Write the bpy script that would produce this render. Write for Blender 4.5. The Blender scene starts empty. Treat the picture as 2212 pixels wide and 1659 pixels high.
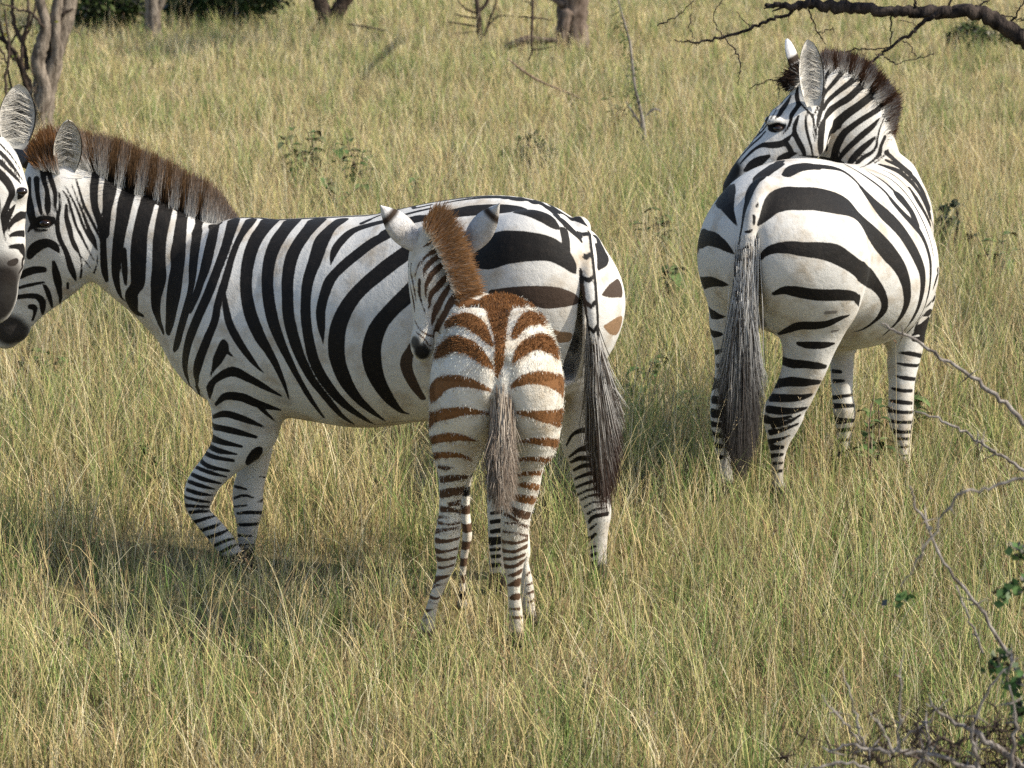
import bpy, math, random, os
import numpy as np
from mathutils import Vector
from mathutils.bvhtree import BVHTree
R = math.radians
random.seed(7)
rng = np.random.default_rng(11)
SC = bpy.context.scene
COL = SC.collection

# ---------------------------------------------------------------- camera, sky, sun
CAM_H, PITCH, FPX, CU, CV = 2.64, R(10.5), 6936.0, 1106.0, 829.5
cam = bpy.data.cameras.new('camera')
cam.sensor_width = 36; cam.lens = 36 * FPX / 2212
cam.clip_start = 0.1; cam.clip_end = 2000
cam.dof.use_dof = True; cam.dof.focus_distance = 10.6; cam.dof.aperture_fstop = 8.5
cam_o = bpy.data.objects.new('camera', cam); COL.objects.link(cam_o)
cam_o.location = (0, 0, CAM_H); cam_o.rotation_euler = (R(90) - PITCH, 0, 0)
SC.camera = cam_o
SUN_AZ, SUN_EL = R(10), R(40)          # azimuth from +X towards the camera, elevation
S_DIR = Vector((math.cos(SUN_AZ) * math.cos(SUN_EL), -math.sin(SUN_AZ) * math.cos(SUN_EL), math.sin(SUN_EL)))
wd = bpy.data.worlds.new('World'); SC.world = wd; wd.use_nodes = True
wt = wd.node_tree
sky = wt.nodes.new('ShaderNodeTexSky'); sky.sky_type = 'NISHITA'; sky.sun_disc = False
sky.sun_elevation = SUN_EL; sky.sun_rotation = math.atan2(S_DIR.x, S_DIR.y)
sky.air_density = 1.0; sky.dust_density = 1.5
bg = wt.nodes['Background']; bg.inputs['Strength'].default_value = 0.14
wt.links.new(sky.outputs[0], bg.inputs['Color'])
sun = bpy.data.lights.new('sun', 'SUN'); sun.energy = 4.8; sun.angle = R(0.55); sun.color = (1.0, 0.93, 0.80)
sun_o = bpy.data.objects.new('sun', sun); COL.objects.link(sun_o)
sun_o.rotation_euler = (-S_DIR).to_track_quat('-Z', 'Y').to_euler()
SC.view_settings.view_transform = 'Standard'; SC.view_settings.look = 'None'
SC.view_settings.exposure = 0.56; SC.view_settings.gamma = 1.0
SC.cycles.max_bounces = 6; SC.cycles.diffuse_bounces = 3; SC.cycles.transparent_max_bounces = 8
SC.cycles.use_denoising = False

# ---------------------------------------------------------------- helpers
cp, sp_ = math.cos(PITCH), math.sin(PITCH)
def P(u, v, Y):
    """point of the world at distance Y (metres ahead) seen at photo position u, v (2212 px wide)"""
    a = (u - CU) / FPX; b = -(v - CV) / FPX
    d = np.array((a, cp + b * sp_, -sp_ + b * cp))
    return np.array((0, 0, CAM_H)) + d * (Y / d[1])
def ground_Y(v):
    b = -(v - CV) / FPX
    return CAM_H * (cp + b * sp_) / (sp_ - b * cp)
def G(u, v):
    return P(u, v, ground_Y(v))
def ray(u, v):
    a = (u - CU) / FPX; b = -(v - CV) / FPX
    return Vector((a, cp + b * sp_, -sp_ + b * cp)).normalized()
def unit(v):
    v = np.asarray(v, float); return v / max(1e-9, np.linalg.norm(v))

def link(o, parent=None):
    COL.objects.link(o)
    if parent is not None: o.parent = parent
    return o
def tag(o, label=None, cat=None, group=None, kind=None):
    if label: o['label'] = label
    if cat: o['category'] = cat
    if group: o['group'] = group
    if kind: o['kind'] = kind
    return o
def empty(name, loc):
    o = bpy.data.objects.new(name, None); o.location = loc; o.empty_display_size = .1
    return link(o)
def mesh_np(name, V, F, mat, parent=None, smooth=True, attrs=None):
    """V (n,3); F (m,k) quads or tris, or a list of such arrays"""
    if not isinstance(F, list): F = [F]
    me = bpy.data.meshes.new(name)
    V = np.ascontiguousarray(V, np.float32)
    if parent is not None: V = V - np.array(parent.location, np.float32)
    me.vertices.add(len(V)); me.vertices.foreach_set('co', V.ravel())
    idx = np.concatenate([f.ravel() for f in F]).astype(np.int32)
    tot = np.concatenate([np.full(len(f), f.shape[1]) for f in F]).astype(np.int32)
    st = np.concatenate(([0], np.cumsum(tot)[:-1])).astype(np.int32)
    me.loops.add(len(idx)); me.loops.foreach_set('vertex_index', idx)
    me.polygons.add(len(tot)); me.polygons.foreach_set('loop_start', st)
    me.polygons.foreach_set('loop_total', tot)
    me.polygons.foreach_set('use_smooth', np.full(len(tot), smooth, bool))
    for k, a in (attrs or {}).items():
        if a.ndim == 1:
            at = me.attributes.new(k, 'FLOAT', 'POINT'); at.data.foreach_set('value', a.astype(np.float32))
        else:
            at = me.attributes.new(k, 'FLOAT_COLOR', 'POINT')
            c = np.ones((len(a), 4), np.float32); c[:, :3] = a; at.data.foreach_set('color', c.ravel())
    me.update(calc_edges=True); me.validate()
    if mat: me.materials.append(mat)
    return link(bpy.data.objects.new(name, me), parent)

class N:
    """tiny node helper"""
    def __init__(s, name):
        s.m = bpy.data.materials.new(name); s.m.use_nodes = True
        s.t = s.m.node_tree; s.b = s.t.nodes['Principled BSDF']
    def n(s, typ, **kw):
        x = s.t.nodes.new(typ)
        for k, v in kw.items():
            if hasattr(x, k) and k not in x.inputs: setattr(x, k, v)
            else: s.inp(x, k.replace('_', ' '), v)
        return x
    def inp(s, x, k, v):
        i = x.inputs[k]
        if isinstance(v, bpy.types.NodeSocket): s.t.links.new(v, i)
        else: i.default_value = v
    def attr(s, name, out='Fac'):
        x = s.t.nodes.new('ShaderNodeAttribute'); x.attribute_name = name; return x.outputs[out]
    def noise(s, scale, detail=3, rough=.6, vec=None, dist=0):
        x = s.t.nodes.new('ShaderNodeTexNoise')
        x.inputs['Scale'].default_value = scale; x.inputs['Detail'].default_value = detail
        x.inputs['Roughness'].default_value = rough; x.inputs['Distortion'].default_value = dist
        s.t.links.new(vec if vec is not None else s.obj(), x.inputs['Vector'])
        return x.outputs['Fac']
    def obj(s):
        if not hasattr(s, '_o'): s._o = s.t.nodes.new('ShaderNodeTexCoord')
        return s._o.outputs['Object']
    def math(s, op, a, b=None, clamp=False):
        x = s.t.nodes.new('ShaderNodeMath'); x.operation = op; x.use_clamp = clamp
        for i, v in ((0, a), (1, b)):
            if v is None: continue
            if isinstance(v, bpy.types.NodeSocket): s.t.links.new(v, x.inputs[i])
            else: x.inputs[i].default_value = v
        return x.outputs[0]
    def ramp(s, fac, a, b, lo=0., hi=1.):
        x = s.t.nodes.new('ShaderNodeMapRange'); x.clamp = True
        for k, v in (('Value', fac), ('From Min', a), ('From Max', b), ('To Min', lo), ('To Max', hi)): s.inp(x, k, v)
        return x.outputs[0]
    def mix(s, fac, a, b, mode='MIX'):
        x = s.t.nodes.new('ShaderNodeMix'); x.data_type = 'RGBA'; x.blend_type = mode
        def put(i, v):
            if isinstance(v, bpy.types.NodeSocket): s.t.links.new(v, i)
            elif isinstance(v, (int, float)): i.default_value = v
            else: i.default_value = (*v, 1)
        put(x.inputs[0], fac); put(x.inputs[6], a); put(x.inputs[7], b)
        return x.outputs[2]
    def bump(s, h, strength=.3, dist=.01):
        x = s.t.nodes.new('ShaderNodeBump'); x.inputs['Strength'].default_value = strength
        x.inputs['Distance'].default_value = dist; s.t.links.new(h, x.inputs['Height'])
        s.t.links.new(x.outputs[0], s.b.inputs['Normal'])
    def set(s, **kw):
        for k, v in kw.items():
            k = k.replace('_', ' ')
            if isinstance(v, tuple) and len(v) == 3: v = (*v, 1)
            s.inp(s.b, k, v)
        return s.m


def blade_material(name, trans):
    k = N(name); t = k.t; col = k.attr('col', 'Color')
    t.nodes.remove(k.b)
    d = t.nodes.new('ShaderNodeBsdfDiffuse'); tr = t.nodes.new('ShaderNodeBsdfTranslucent'); g = t.nodes.new('ShaderNodeBsdfGlossy')
    g.inputs['Roughness'].default_value = .6; g.inputs['Color'].default_value = (.12, .115, .10, 1)
    for x in (d, tr): t.links.new(col, x.inputs['Color'])
    a = t.nodes.new('ShaderNodeMixShader'); b = t.nodes.new('ShaderNodeMixShader'); fr = t.nodes.new('ShaderNodeFresnel'); fr.inputs[0].default_value = 1.35
    a.inputs[0].default_value = trans; t.links.new(d.outputs[0], a.inputs[1]); t.links.new(tr.outputs[0], a.inputs[2])
    t.links.new(fr.outputs[0], b.inputs[0]); t.links.new(a.outputs[0], b.inputs[1]); t.links.new(g.outputs[0], b.inputs[2])
    t.links.new(b.outputs[0], t.nodes['Material Output'].inputs['Surface'])
    return k.m

# ---------------------------------------------------------------- distance-field modelling of bodies
def catmull(A, sub):
    A = np.asarray(A, float); n = len(A)
    if n == 1: return A
    B = np.vstack((2 * A[0] - A[1], A, 2 * A[-1] - A[-2]))
    t = np.linspace(0, 1, sub, endpoint=False)[:, None]
    out = []
    for i in range(n - 1):
        p0, p1, p2, p3 = B[i:i + 4]
        out.append(.5 * (2 * p1 + (p2 - p0) * t + (2 * p0 - 5 * p1 + 4 * p2 - p3) * t ** 2 + (3 * p1 - p0 - 3 * p2 + p3) * t ** 3))
    return np.vstack(out + [A[-1:]])
def smin(a, b, k):
    h = np.maximum(k - np.abs(a - b), 0) / k
    return np.minimum(a, b) - h * h * k * .25

def S(u1, v1, u2, v2, Y, b, Y2=None):
    """cross-section between two outline points of the photo at distance Y; b = half thickness across"""
    p, q = P(u1, v1, Y), P(u2, v2, Y if Y2 is None else Y2)
    return np.concatenate(((p + q) / 2, unit(p - q), (np.linalg.norm(p - q) / 2, b)))
def W(c, e1, a, b):
    return np.concatenate((c, unit(e1), (a, b)))

class Tube:
    def __init__(s, secs, k=.05, sub=5, cap=.7):
        D = catmull(np.array(secs), sub); s.k = k; s.cap = cap; s.sub = sub
        s.c = D[:, :3]; ax = np.gradient(s.c, axis=0); ax /= np.linalg.norm(ax, axis=1)[:, None]
        e = D[:, 3:6]; dot = (e * ax).sum(1)[:, None]; e = e - dot * ax
        ln = np.linalg.norm(e, axis=1); s.e1 = e / ln[:, None]; s.ax = ax
        s.e2 = np.cross(ax, s.e1); s.a = np.maximum(D[:, 6] * np.clip(ln, .5, 1), .004); s.b = np.maximum(D[:, 7], .004)
    def box(s, m):
        r = np.maximum(s.a, s.b)[:, None] + m
        return (s.c - r).min(0), (s.c + r).max(0)
    def seg(s, i, q):
        c0, d = s.c[i], s.c[i + 1] - s.c[i]; L2 = d @ d
        t = np.clip(((q - c0) @ d) / L2, 0, 1)[:, None]
        o = q - (c0 + t * d); t = t[:, 0]
        a = s.a[i] + t * (s.a[i + 1] - s.a[i]); b = s.b[i] + t * (s.b[i + 1] - s.b[i])
        e1 = s.e1[i] + t[:, None] * (s.e1[i + 1] - s.e1[i]); e2 = s.e2[i] + t[:, None] * (s.e2[i + 1] - s.e2[i])
        x = (o * e1).sum(1); y = (o * e2).sum(1); oo = (o * o).sum(1)
        z2 = np.maximum(oo - x * x - y * y, 0); mn = np.minimum(a, b)
        Q = np.sqrt((x / a) ** 2 + (y / b) ** 2 + z2 / (mn * s.cap) ** 2) + 1e-6
        return np.where(Q > .35, (1 - 1 / Q) * np.sqrt(oo), -mn * (1 - Q * .4)).astype(np.float32), t
    def sbox(s, i, m):
        r = max(s.a[i:i + 2].max(), s.b[i:i + 2].max()) + m
        return np.minimum(s.c[i], s.c[i + 1]) - r, np.maximum(s.c[i], s.c[i + 1]) + r
    def dist(s, p, want_t=False):
        best = np.full(len(p), 9., np.float32); bt = np.zeros(len(p), np.float32)
        for i in range(len(s.c) - 1):
            lo, hi = s.sbox(i, .05)
            m = np.nonzero(((p > lo) & (p < hi)).all(1))[0]
            if not len(m): continue
            dd, t = s.seg(i, p[m])
            up = dd < best[m]; mm = m[up]; best[mm] = dd[up]; bt[mm] = (i + t[up]) / s.sub
        return (best, bt) if want_t else best
class Blob:
    def __init__(s, c, r, k=.05, ax=None):
        s.c = np.asarray(c, float); s.r = np.asarray(r, float) * np.ones(3); s.k = k
        s.M = np.eye(3) if ax is None else np.array(ax)      # rows = axes
    def box(s, m):
        r = s.r.max() + m; return s.c - r, s.c + r
    def dist(s, p, want_t=False):
        o = p - s.c; Q = np.sqrt((((o @ s.M.T) / s.r) ** 2).sum(1)) + 1e-6
        d = np.where(Q > .3, (1 - 1 / Q) * np.sqrt((o * o).sum(1)), -s.r.min() * .8).astype(np.float32)
        return (d, np.zeros(len(p), np.float32)) if want_t else d

def polygonise(prims, cuts, h, post=()):
    bs = [q.box(.02) for q in list(prims) + list(post)]
    lo = np.min([b[0] for b in bs], 0) - 2 * h; hi = np.max([b[1] for b in bs], 0) + 2 * h
    n = np.ceil((hi - lo) / h).astype(int) + 1
    F = np.full(n, .5, np.float32)
    def span(a, b):
        i0 = np.maximum(((a - lo) / h).astype(int), 0); i1 = np.minimum(((b - lo) / h).astype(int) + 2, n)
        gr = np.meshgrid(*[lo[k] + h * np.arange(i0[k], i1[k]) for k in range(3)], indexing='ij')
        return i0, i1, np.stack([g.ravel() for g in gr], 1), gr[0].shape
    def local(q, m):
        i0, i1, pts, sh = span(*q.box(m))
        sl = tuple(slice(i0[k], i1[k]) for k in range(3))
        if isinstance(q, Blob): return sl, q.dist(pts).reshape(sh)
        T = np.full(sh, 9., np.float32)
        for i in range(len(q.c) - 1):
            j0, j1, pts, s2 = span(*q.sbox(i, m))
            j0 = np.maximum(j0, i0); j1 = np.minimum(j1, i1); ss = tuple(slice(j0[k] - i0[k], j1[k] - i0[k]) for k in range(3))
            gr = np.meshgrid(*[lo[k] + h * np.arange(j0[k], j1[k]) for k in range(3)], indexing='ij')
            d = q.seg(i, np.stack([g.ravel() for g in gr], 1))[0].reshape(gr[0].shape)
            T[ss] = np.minimum(T[ss], d)
        return sl, T
    for q in prims:
        sl, d = local(q, q.k + .015); F[sl] = smin(F[sl], d, q.k)
    for q in cuts:
        sl, d = local(q, q.k + .015); F[sl] = -smin(-F[sl], d, q.k)
    for q in post:
        sl, d = local(q, q.k + .015); F[sl] = smin(F[sl], d, q.k)
    # surface nets
    s = F < 0; N3 = F.size; strides = np.array((n[1] * n[2], n[2], 1))
    acc = []; 
    quads = []
    for ax in range(3):
        sl0 = [slice(None)] * 3; sl1 = [slice(None)] * 3; sl0[ax] = slice(0, -1); sl1[ax] = slice(1, None)
        ch = np.argwhere(s[tuple(sl0)] != s[tuple(sl1)])
        nb = ch.copy(); nb[:, ax] += 1
        f0 = F[ch[:, 0], ch[:, 1], ch[:, 2]]; f1 = F[nb[:, 0], nb[:, 1], nb[:, 2]]
        pos = ch.astype(float); pos[:, ax] += f0 / (f0 - f1)
        o1, o2 = (ax + 1) % 3, (ax + 2) % 3
        base = ch @ strides
        cells = [base - strides[o1] - strides[o2], base - strides[o2], base, base - strides[o1]]
        for c in cells: acc.append((c, pos))
        qd = np.stack(cells, 1); flip = f0 > 0
        qd[flip] = qd[flip][:, ::-1]; quads.append(qd)
    ci = np.concatenate([a[0] for a in acc]); ps = np.concatenate([a[1] for a in acc])
    uq, inv = np.unique(ci, return_inverse=True)
    cnt = np.bincount(inv)
    V = np.stack([np.bincount(inv, ps[:, k]) / cnt for k in range(3)], 1) * h + lo
    Q = np.searchsorted(uq, np.concatenate(quads))
    # Taubin smoothing
    ed = np.concatenate([Q[:, [0, 1]], Q[:, [1, 2]], Q[:, [2, 3]], Q[:, [3, 0]]])
    deg = np.bincount(ed[:, 0], minlength=len(V)) + np.bincount(ed[:, 1], minlength=len(V))
    for lam in (.5, -.52) * 9 + (.3,):
        L = np.stack([np.bincount(ed[:, 0], V[ed[:, 1], k], len(V)) + np.bincount(ed[:, 1], V[ed[:, 0], k], len(V)) for k in range(3)], 1) / deg[:, None] - V
        V = V + lam * L
    return V, Q
def vnormals(V, Q):
    n = np.cross(V[Q[:, 2]] - V[Q[:, 0]], V[Q[:, 3]] - V[Q[:, 1]])
    o = np.stack([sum(np.bincount(Q[:, j], n[:, k], len(V)) for j in range(4)) for k in range(3)], 1)
    return o / (np.linalg.norm(o, axis=1)[:, None] + 1e-12)
# ---------------------------------------------------------------- zebra bodies (sections measured on the photo)
def smooth1(x): x = min(1, max(0, x)); return x * x * (3 - 2 * x)
def ear_mesh(B, T, n, w, tip_band, inner, outer=(.62, .6, .56), fold=62, point=.55):
    """cupped ear from base B to tip T, opening towards n, greatest width w; returns V, Q, colours"""
    B, T = np.array(B), np.array(T); ax = T - B; L = np.linalg.norm(ax); ax = ax / L
    n = np.asarray(n, float); n = unit(n - (n @ ax) * ax); s = np.cross(ax, n)
    nu, na = 40, 29; V = []; C = []
    for side in (0, 1):
        for i in range(nu):
            t = i / (nu - 1)
            hw = max(.002, w / 2 * math.sin(math.pi * min(.9995, .12 + .88 * t) ** 1.12) ** point)
            lean = .10 * L * t * t
            for j in range(na):
                q = j / (na - 1) * 2 - 1; a = R(fold) * q
                rad = hw / math.sin(R(fold)); x = rad * math.sin(a); y = rad * (math.cos(R(fold)) - math.cos(a)) * .8
                off = (-.007 if side else 0) * (1 - abs(q) ** 4 * .8)
                V.append(B + ax * (t * L) + s * x + n * (y + off - lean))
                if side:
                    c = np.array(outer) * (.85 + .3 * rng.random()); z = smooth1((t - tip_band[0]) / .06) * smooth1((tip_band[1] - t) / .06); c = c * (1 - z) + np.array((.035, .023, .016)) * z
                else:
                    e = abs(q + .12 * math.sin(9 * t)); k = max(0, 1 - (e / .62) ** 2) * math.sin(math.pi * min(1, t * 1.0 + .04)) ** .7
                    st = .5 + .5 * math.sin(q * 37 + 9 * t * (1 - q) + 3 * math.sin(t * 17 + q * 4)); st = st * (.6 + .4 * math.sin(q * 83 + t * 31))
                    c = np.array(inner[0]) * (1 - k) + np.array(inner[1]) * k
                    c = c * (1 - .6 * st * (abs(q) < .85))
                    if abs(q) > .86: c = np.array((.035, .03, .025))
                    if t > .87: c = np.array((.60, .58, .54)) if abs(q) < .9 else c
                    if t < .14: c = np.array((.46, .45, .42)) * (1 - .4 * st)
                C.append(c)
    Q = []
    for side in (0, 1):
        o = side * nu * na
        for i in range(nu - 1):
            for j in range(na - 1):
                q = [o + i * na + j, o + i * na + j + 1, o + (i + 1) * na + j + 1, o + (i + 1) * na + j]
                Q.append(q if side == 0 else q[::-1])
    o = nu * na
    for i in range(nu - 1):
        for j in (0, na - 1):
            q = [i * na + j, (i + 1) * na + j, o + (i + 1) * na + j, o + i * na + j]
            Q.append(q if j == 0 else q[::-1])
    return np.array(V), np.array(Q), np.array(C)

BOD = {}
def body(key, prims, cuts, h, post=()):
    V, Q = polygonise(prims, cuts, h, post)
    BOD[key] = dict(V=V, Q=Q, Nn=vnormals(V, Q))

def along(O, phi):
    h_ = np.array((math.sin(phi), math.cos(phi), 0)); r_ = np.array((math.cos(phi), -math.sin(phi), 0))
    O = np.array((O[0], O[1], 0.))
    def ring(s, z, a, b, lat=0): return W(O + h_ * s + r_ * lat + np.array((0, 0, z)), (0, 0, 1), a, b)
    def pt(s, lat, z): return O + h_ * s + r_ * lat + np.array((0, 0, z))
    return ring, pt, h_, r_

# ---- the mare in side view
MD = .10
def mY(u): return 10.32 + MD + (1250 - u) / 830 * .46
def m(u1, v1, u2, v2, b): return S(u1, v1, u2, v2, mY((u1 + u2) / 2), b)
def legs(rows, Y0, Y1, ratio=1.0, b0=None):
    out = []
    v0, v1 = rows[0][1], rows[-1][1]
    for q in rows:
        u1, a, u2, b = q[:4]
        Y = Y0 + (Y1 - Y0) * ((a + b) / 2 - v0) / (v1 - v0)
        s = S(u1, a, u2, b, Y, .03); s[7] = q[4] if len(q) > 4 else s[6] * ratio
        out.append(s)
    return out
torso = Tube([m(1282, 555, 1266, 690, .11), m(1268, 496, 1242, 770, .19), m(1210, 441, 1175, 850, .265), m(1110, 418, 1085, 890, .29), m(1000, 427, 990, 905, .305),
              m(900, 446, 890, 913, .32), m(800, 464, 790, 922, .325), m(700, 470, 690, 909, .305), m(600, 475, 590, 892, .27),
              m(520, 480, 500, 880, .235), m(470, 505, 462, 822, .19), m(442, 570, 436, 775, .13)], k=.04, sub=6)
nk = [(150, 335, 150, 560, .085, 10.86), (200, 352, 205, 597, .09, 10.86), (255, 388, 240, 627, .1, 10.85), (320, 416, 290, 671, .112, 10.83),
      (385, 449, 335, 710, .13, 10.81), (445, 468, 382, 758, .155, 10.8), (500, 482, 428, 812, .18, 10.74), (565, 486, 492, 838, .185, 10.68)]
neck = Tube([S(*q[:4], q[5] + MD, q[4]) for q in nk], k=.06, sub=6)
hd = [(66, 322, 158, 345, .07), (46, 370, 192, 420, .1), (34, 440, 209, 518, .112), (20, 500, 205, 584, .105), (5, 560, 163, 624, .088),
      (-12, 610, 110, 664, .074), (-28, 655, 72, 700, .066), (-35, 690, 60, 727, .06), (-22, 722, 36, 744, .045)]
head = Tube([S(*q[:4], 10.86 + MD, q[4]) for q in hd], k=.045, sub=6)
fore_n = Tube(legs([(482, 690, 600, 700, .1), (468, 790, 602, 800, .105), (458, 880, 606, 888, .1), (455, 925, 592, 938, .085), (445, 960, 566, 972, .07),
                    (425, 1000, 518, 1010, .055), (403, 1037, 477, 1050, .05), (397, 1076, 459, 1080, .046), (408, 1110, 455, 1104, .04), (430, 1142, 478, 1128, .032),
                    (459, 1176, 505, 1160, .029), (477, 1206, 523, 1190, .029), (492, 1232, 544, 1212, .036), (530, 1258, 560, 1232, .034), (560, 1275, 584, 1238, .045), (585, 1280, 600, 1262, .04)],
                   10.60 + MD, 10.62 + MD), k=.05)
fore_f = Tube(legs([(520, 860, 620, 860, .08), (530, 910, 598, 912, .06), (524, 964, 590, 964, .055), (514, 1015, 579, 1015, .05), (503, 1056, 570, 1056, .048), (504, 1097, 568, 1097, .045),
                    (510, 1127, 561, 1127, .04), (513, 1168, 553, 1168, .032), (516, 1199, 549, 1199, .03), (513, 1225, 549, 1225, .034), (518, 1250, 545, 1250, .03), (508, 1275, 548, 1275, .04)],
                   10.78 + MD, 10.72 + MD), k=.04)
hind_f = Tube(legs([(1180, 530, 1294, 540, .09), (1170, 600, 1315, 605, .125), (1170, 690, 1318, 690, .125), (1185, 760, 1309, 760, .105), (1205, 830, 1312, 830, .09), (1210, 900, 1306, 900, .08),
                    (1213, 960, 1308, 960, .075), (1228, 997, 1312, 997, .068), (1238, 1035, 1315, 1035, .06), (1248, 1072, 1319, 1072, .05), (1261, 1109, 1321, 1109, .046), (1269, 1147, 1314, 1147, .036),
                    (1271, 1184, 1311, 1184, .031), (1273, 1222, 1311, 1222, .032), (1280, 1252, 1315, 1252, .034), (1284, 1275, 1317, 1275, .036), (1280, 1292, 1322, 1292, .045)],
                   10.46 + MD, 10.50 + MD), k=.05)
hind_n = Tube(legs([(1060, 520, 1230, 520, .08), (1050, 600, 1252, 600, .12), (1050, 660, 1256, 660, .13), (1055, 720, 1243, 725, .13), (1060, 790, 1212, 800, .11), (1055, 880, 1165, 880, .09),
                    (1050, 960, 1118, 960, .07), (1052, 1030, 1104, 1030, .055), (1052, 1100, 1106, 1100, .046), (1054, 1150, 1096, 1150, .036), (1056, 1220, 1090, 1220, .03), (1056, 1262, 1092, 1262, .034), (1052, 1300, 1096, 1300, .042)],
                   10.22 + MD, 10.34 + MD), k=.05)
mt = P(1262, 540, 10.30 + MD)
tdir = [(1250, 492, 10.36), (1258, 522, 10.24), (1266, 570, 10.145), (1273, 620, 10.10), (1279, 680, 10.085), (1284, 740, 10.085)]
tail = Tube([W(P(u, v, Y + MD), (1, 0, 0), a, a) for (u, v, Y), a in zip(tdir, (.040, .031, .028, .025, .022, .014))], k=.012)
M_TAIL = [P(u, v, Y + MD) for u, v, Y in tdir]
eye_m = P(95, 484, 10.765 + MD)
cuts = [Tube([W(P(u, v, Y + MD), (1, 0, 0), r, d) for u, v, Y, r, d in ((1253, 575, 10.16, .006, .05), (1252, 640, 10.17, .010, .08), (1247, 700, 10.19, .018, .1), (1237, 755, 10.21, .03, .1), (1226, 810, 10.22, .03, .1))], k=.02)]
body('mare', [torso, neck, head, fore_n, fore_f, hind_f, hind_n,
              Blob(P(500, 730, 10.55 + MD), (.12, .1, .2), .12), Blob(P(1150, 600, 10.18 + MD), (.17, .12, .2), .12),
              Blob(P(150, 545, 10.79 + MD), (.075, .04, .085), .05), Blob(P(88, 462, 10.79 + MD), (.035, .03, .02), .03),
              Blob(P(560, 930, 10.62 + MD), (.05, .05, .06), .06)],
     cuts + [Blob(P(98, 484, 10.72 + MD), (.022, .02, .016), .02)], .0072, [tail])

# ---- the foal seen from behind
FY = -.10
ring, fpt, fh, fr = along(P(1073, 760, 9.60 + FY)[:2], R(2))
ft = Tube([ring(.0, .86, .1, .1), ring(.05, .88, .16, .16), ring(.13, .885, .19, .178), ring(.25, .88, .21, .182), ring(.36, .87, .215, .178), ring(.46, .88, .2, .16), ring(.53, .89, .15, .12)], k=.04)
fneck = Tube([S(960, 740, 1062, 644, 10.04 + FY, .1), S(944, 690, 1030, 626, 10.06 + FY, .085), S(926, 640, 1006, 596, 10.08 + FY, .072), S(908, 590, 986, 556, 10.08 + FY, .062), S(900, 552, 968, 514, 10.07 + FY, .056), S(912, 520, 950, 486, 10.06 + FY, .045)], k=.04)
fhead = Tube([S(897, 520, 962, 500, 10.06 + FY, .05), S(882, 560, 968, 555, 10.05 + FY, .06), S(882, 606, 960, 614, 10.04 + FY, .058), S(888, 655, 950, 662, 10.03 + FY, .05), S(893, 700, 938, 704, 10.02 + FY, .042),
              S(887, 733, 938, 735, 10.01 + FY, .042), S(889, 756, 938, 757, 10.01 + FY, .038), S(905, 775, 930, 774, 10.01 + FY, .02)], k=.03)
fl = Tube(legs([(970, 700, 1072, 706, .08), (939, 780, 1075, 780, .14), (928, 860, 1075, 860, .145), (925, 922, 1060, 922, .12), (932, 960, 1046, 960, .1), (938, 997, 1031, 997, .08), (946, 1027, 1012, 1027, .065), (948, 1057, 1001, 1057, .055),
                (949, 1094, 995, 1094, .046), (944, 1132, 996, 1132, .05), (938, 1162, 994, 1162, .045), (940, 1192, 989, 1192, .038), (944, 1222, 983, 1222, .028), (940, 1244, 973, 1244, .024), (932, 1274, 959, 1274, .021),
                (923, 1304, 947, 1304, .021), (913, 1334, 942, 1334, .024), (906, 1356, 939, 1356, .024), (903, 1378, 933, 1378, .025), (898, 1400, 938, 1400, .03)], 9.70 + FY, 9.82 + FY), k=.045)
fr_ = Tube(legs([(1075, 700, 1172, 706, .08), (1076, 780, 1204, 780, .14), (1080, 860, 1213, 860, .145), (1094, 922, 1212, 922, .12), (1101, 960, 1203, 960, .1), (1107, 990, 1180, 990, .08), (1110, 1018, 1172, 1018, .065), (1108, 1048, 1167, 1048, .055),
                 (1100, 1079, 1159, 1079, .048), (1083, 1115, 1147, 1117, .05), (1081, 1147, 1142, 1147, .045), (1084, 1184, 1140, 1184, .038), (1087, 1214, 1133, 1214, .028), (1092, 1244, 1127, 1244, .024), (1096, 1274, 1124, 1274, .021),
                 (1097, 1304, 1127, 1304, .022), (1100, 1334, 1130, 1334, .024), (1097, 1362, 1132, 1362, .025), (1093, 1385, 1136, 1385, .03)], 9.70 + FY, 9.80 + FY), k=.045)
ffl = Tube(legs([(985, 940, 1040, 940, .05), (992, 1000, 1028, 1000, .04), (996, 1050, 1016, 1050, .028), (995, 1110, 1016, 1110, .026), (999, 1154, 1020, 1154, .027), (994, 1203, 1011, 1203, .018), (993, 1259, 1005, 1259, .017), (990, 1289, 1008, 1289, .02), (986, 1310, 1010, 1310, .025)], 10.08 + FY, 10.12 + FY), k=.03)
ffr = Tube(legs([(1090, 940, 1140, 940, .05), (1100, 1000, 1136, 1000, .04), (1110, 1110, 1140, 1110, .028), (1124, 1190, 1146, 1190, .026), (1125, 1214, 1142, 1214, .02), (1125, 1260, 1152, 1260, .02), (1127, 1300, 1155, 1300, .022), (1131, 1326, 1158, 1326, .022), (1134, 1345, 1164, 1345, .027)], 10.0 + FY, 10.0 + FY), k=.03)
fdock = [(1083, 745, 9.70), (1086, 775, 9.60), (1086, 830, 9.565), (1083, 890, 9.56), (1079, 950, 9.56), (1075, 1010, 9.56)]
ftail = Tube([W(P(u, v, Y + FY), (1, 0, 0), a, a) for (u, v, Y), a in zip(fdock, (.035, .026, .021, .017, .013, .008))], k=.02)
F_TAIL = [P(u, v, Y + FY) for u, v, Y in fdock]
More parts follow.
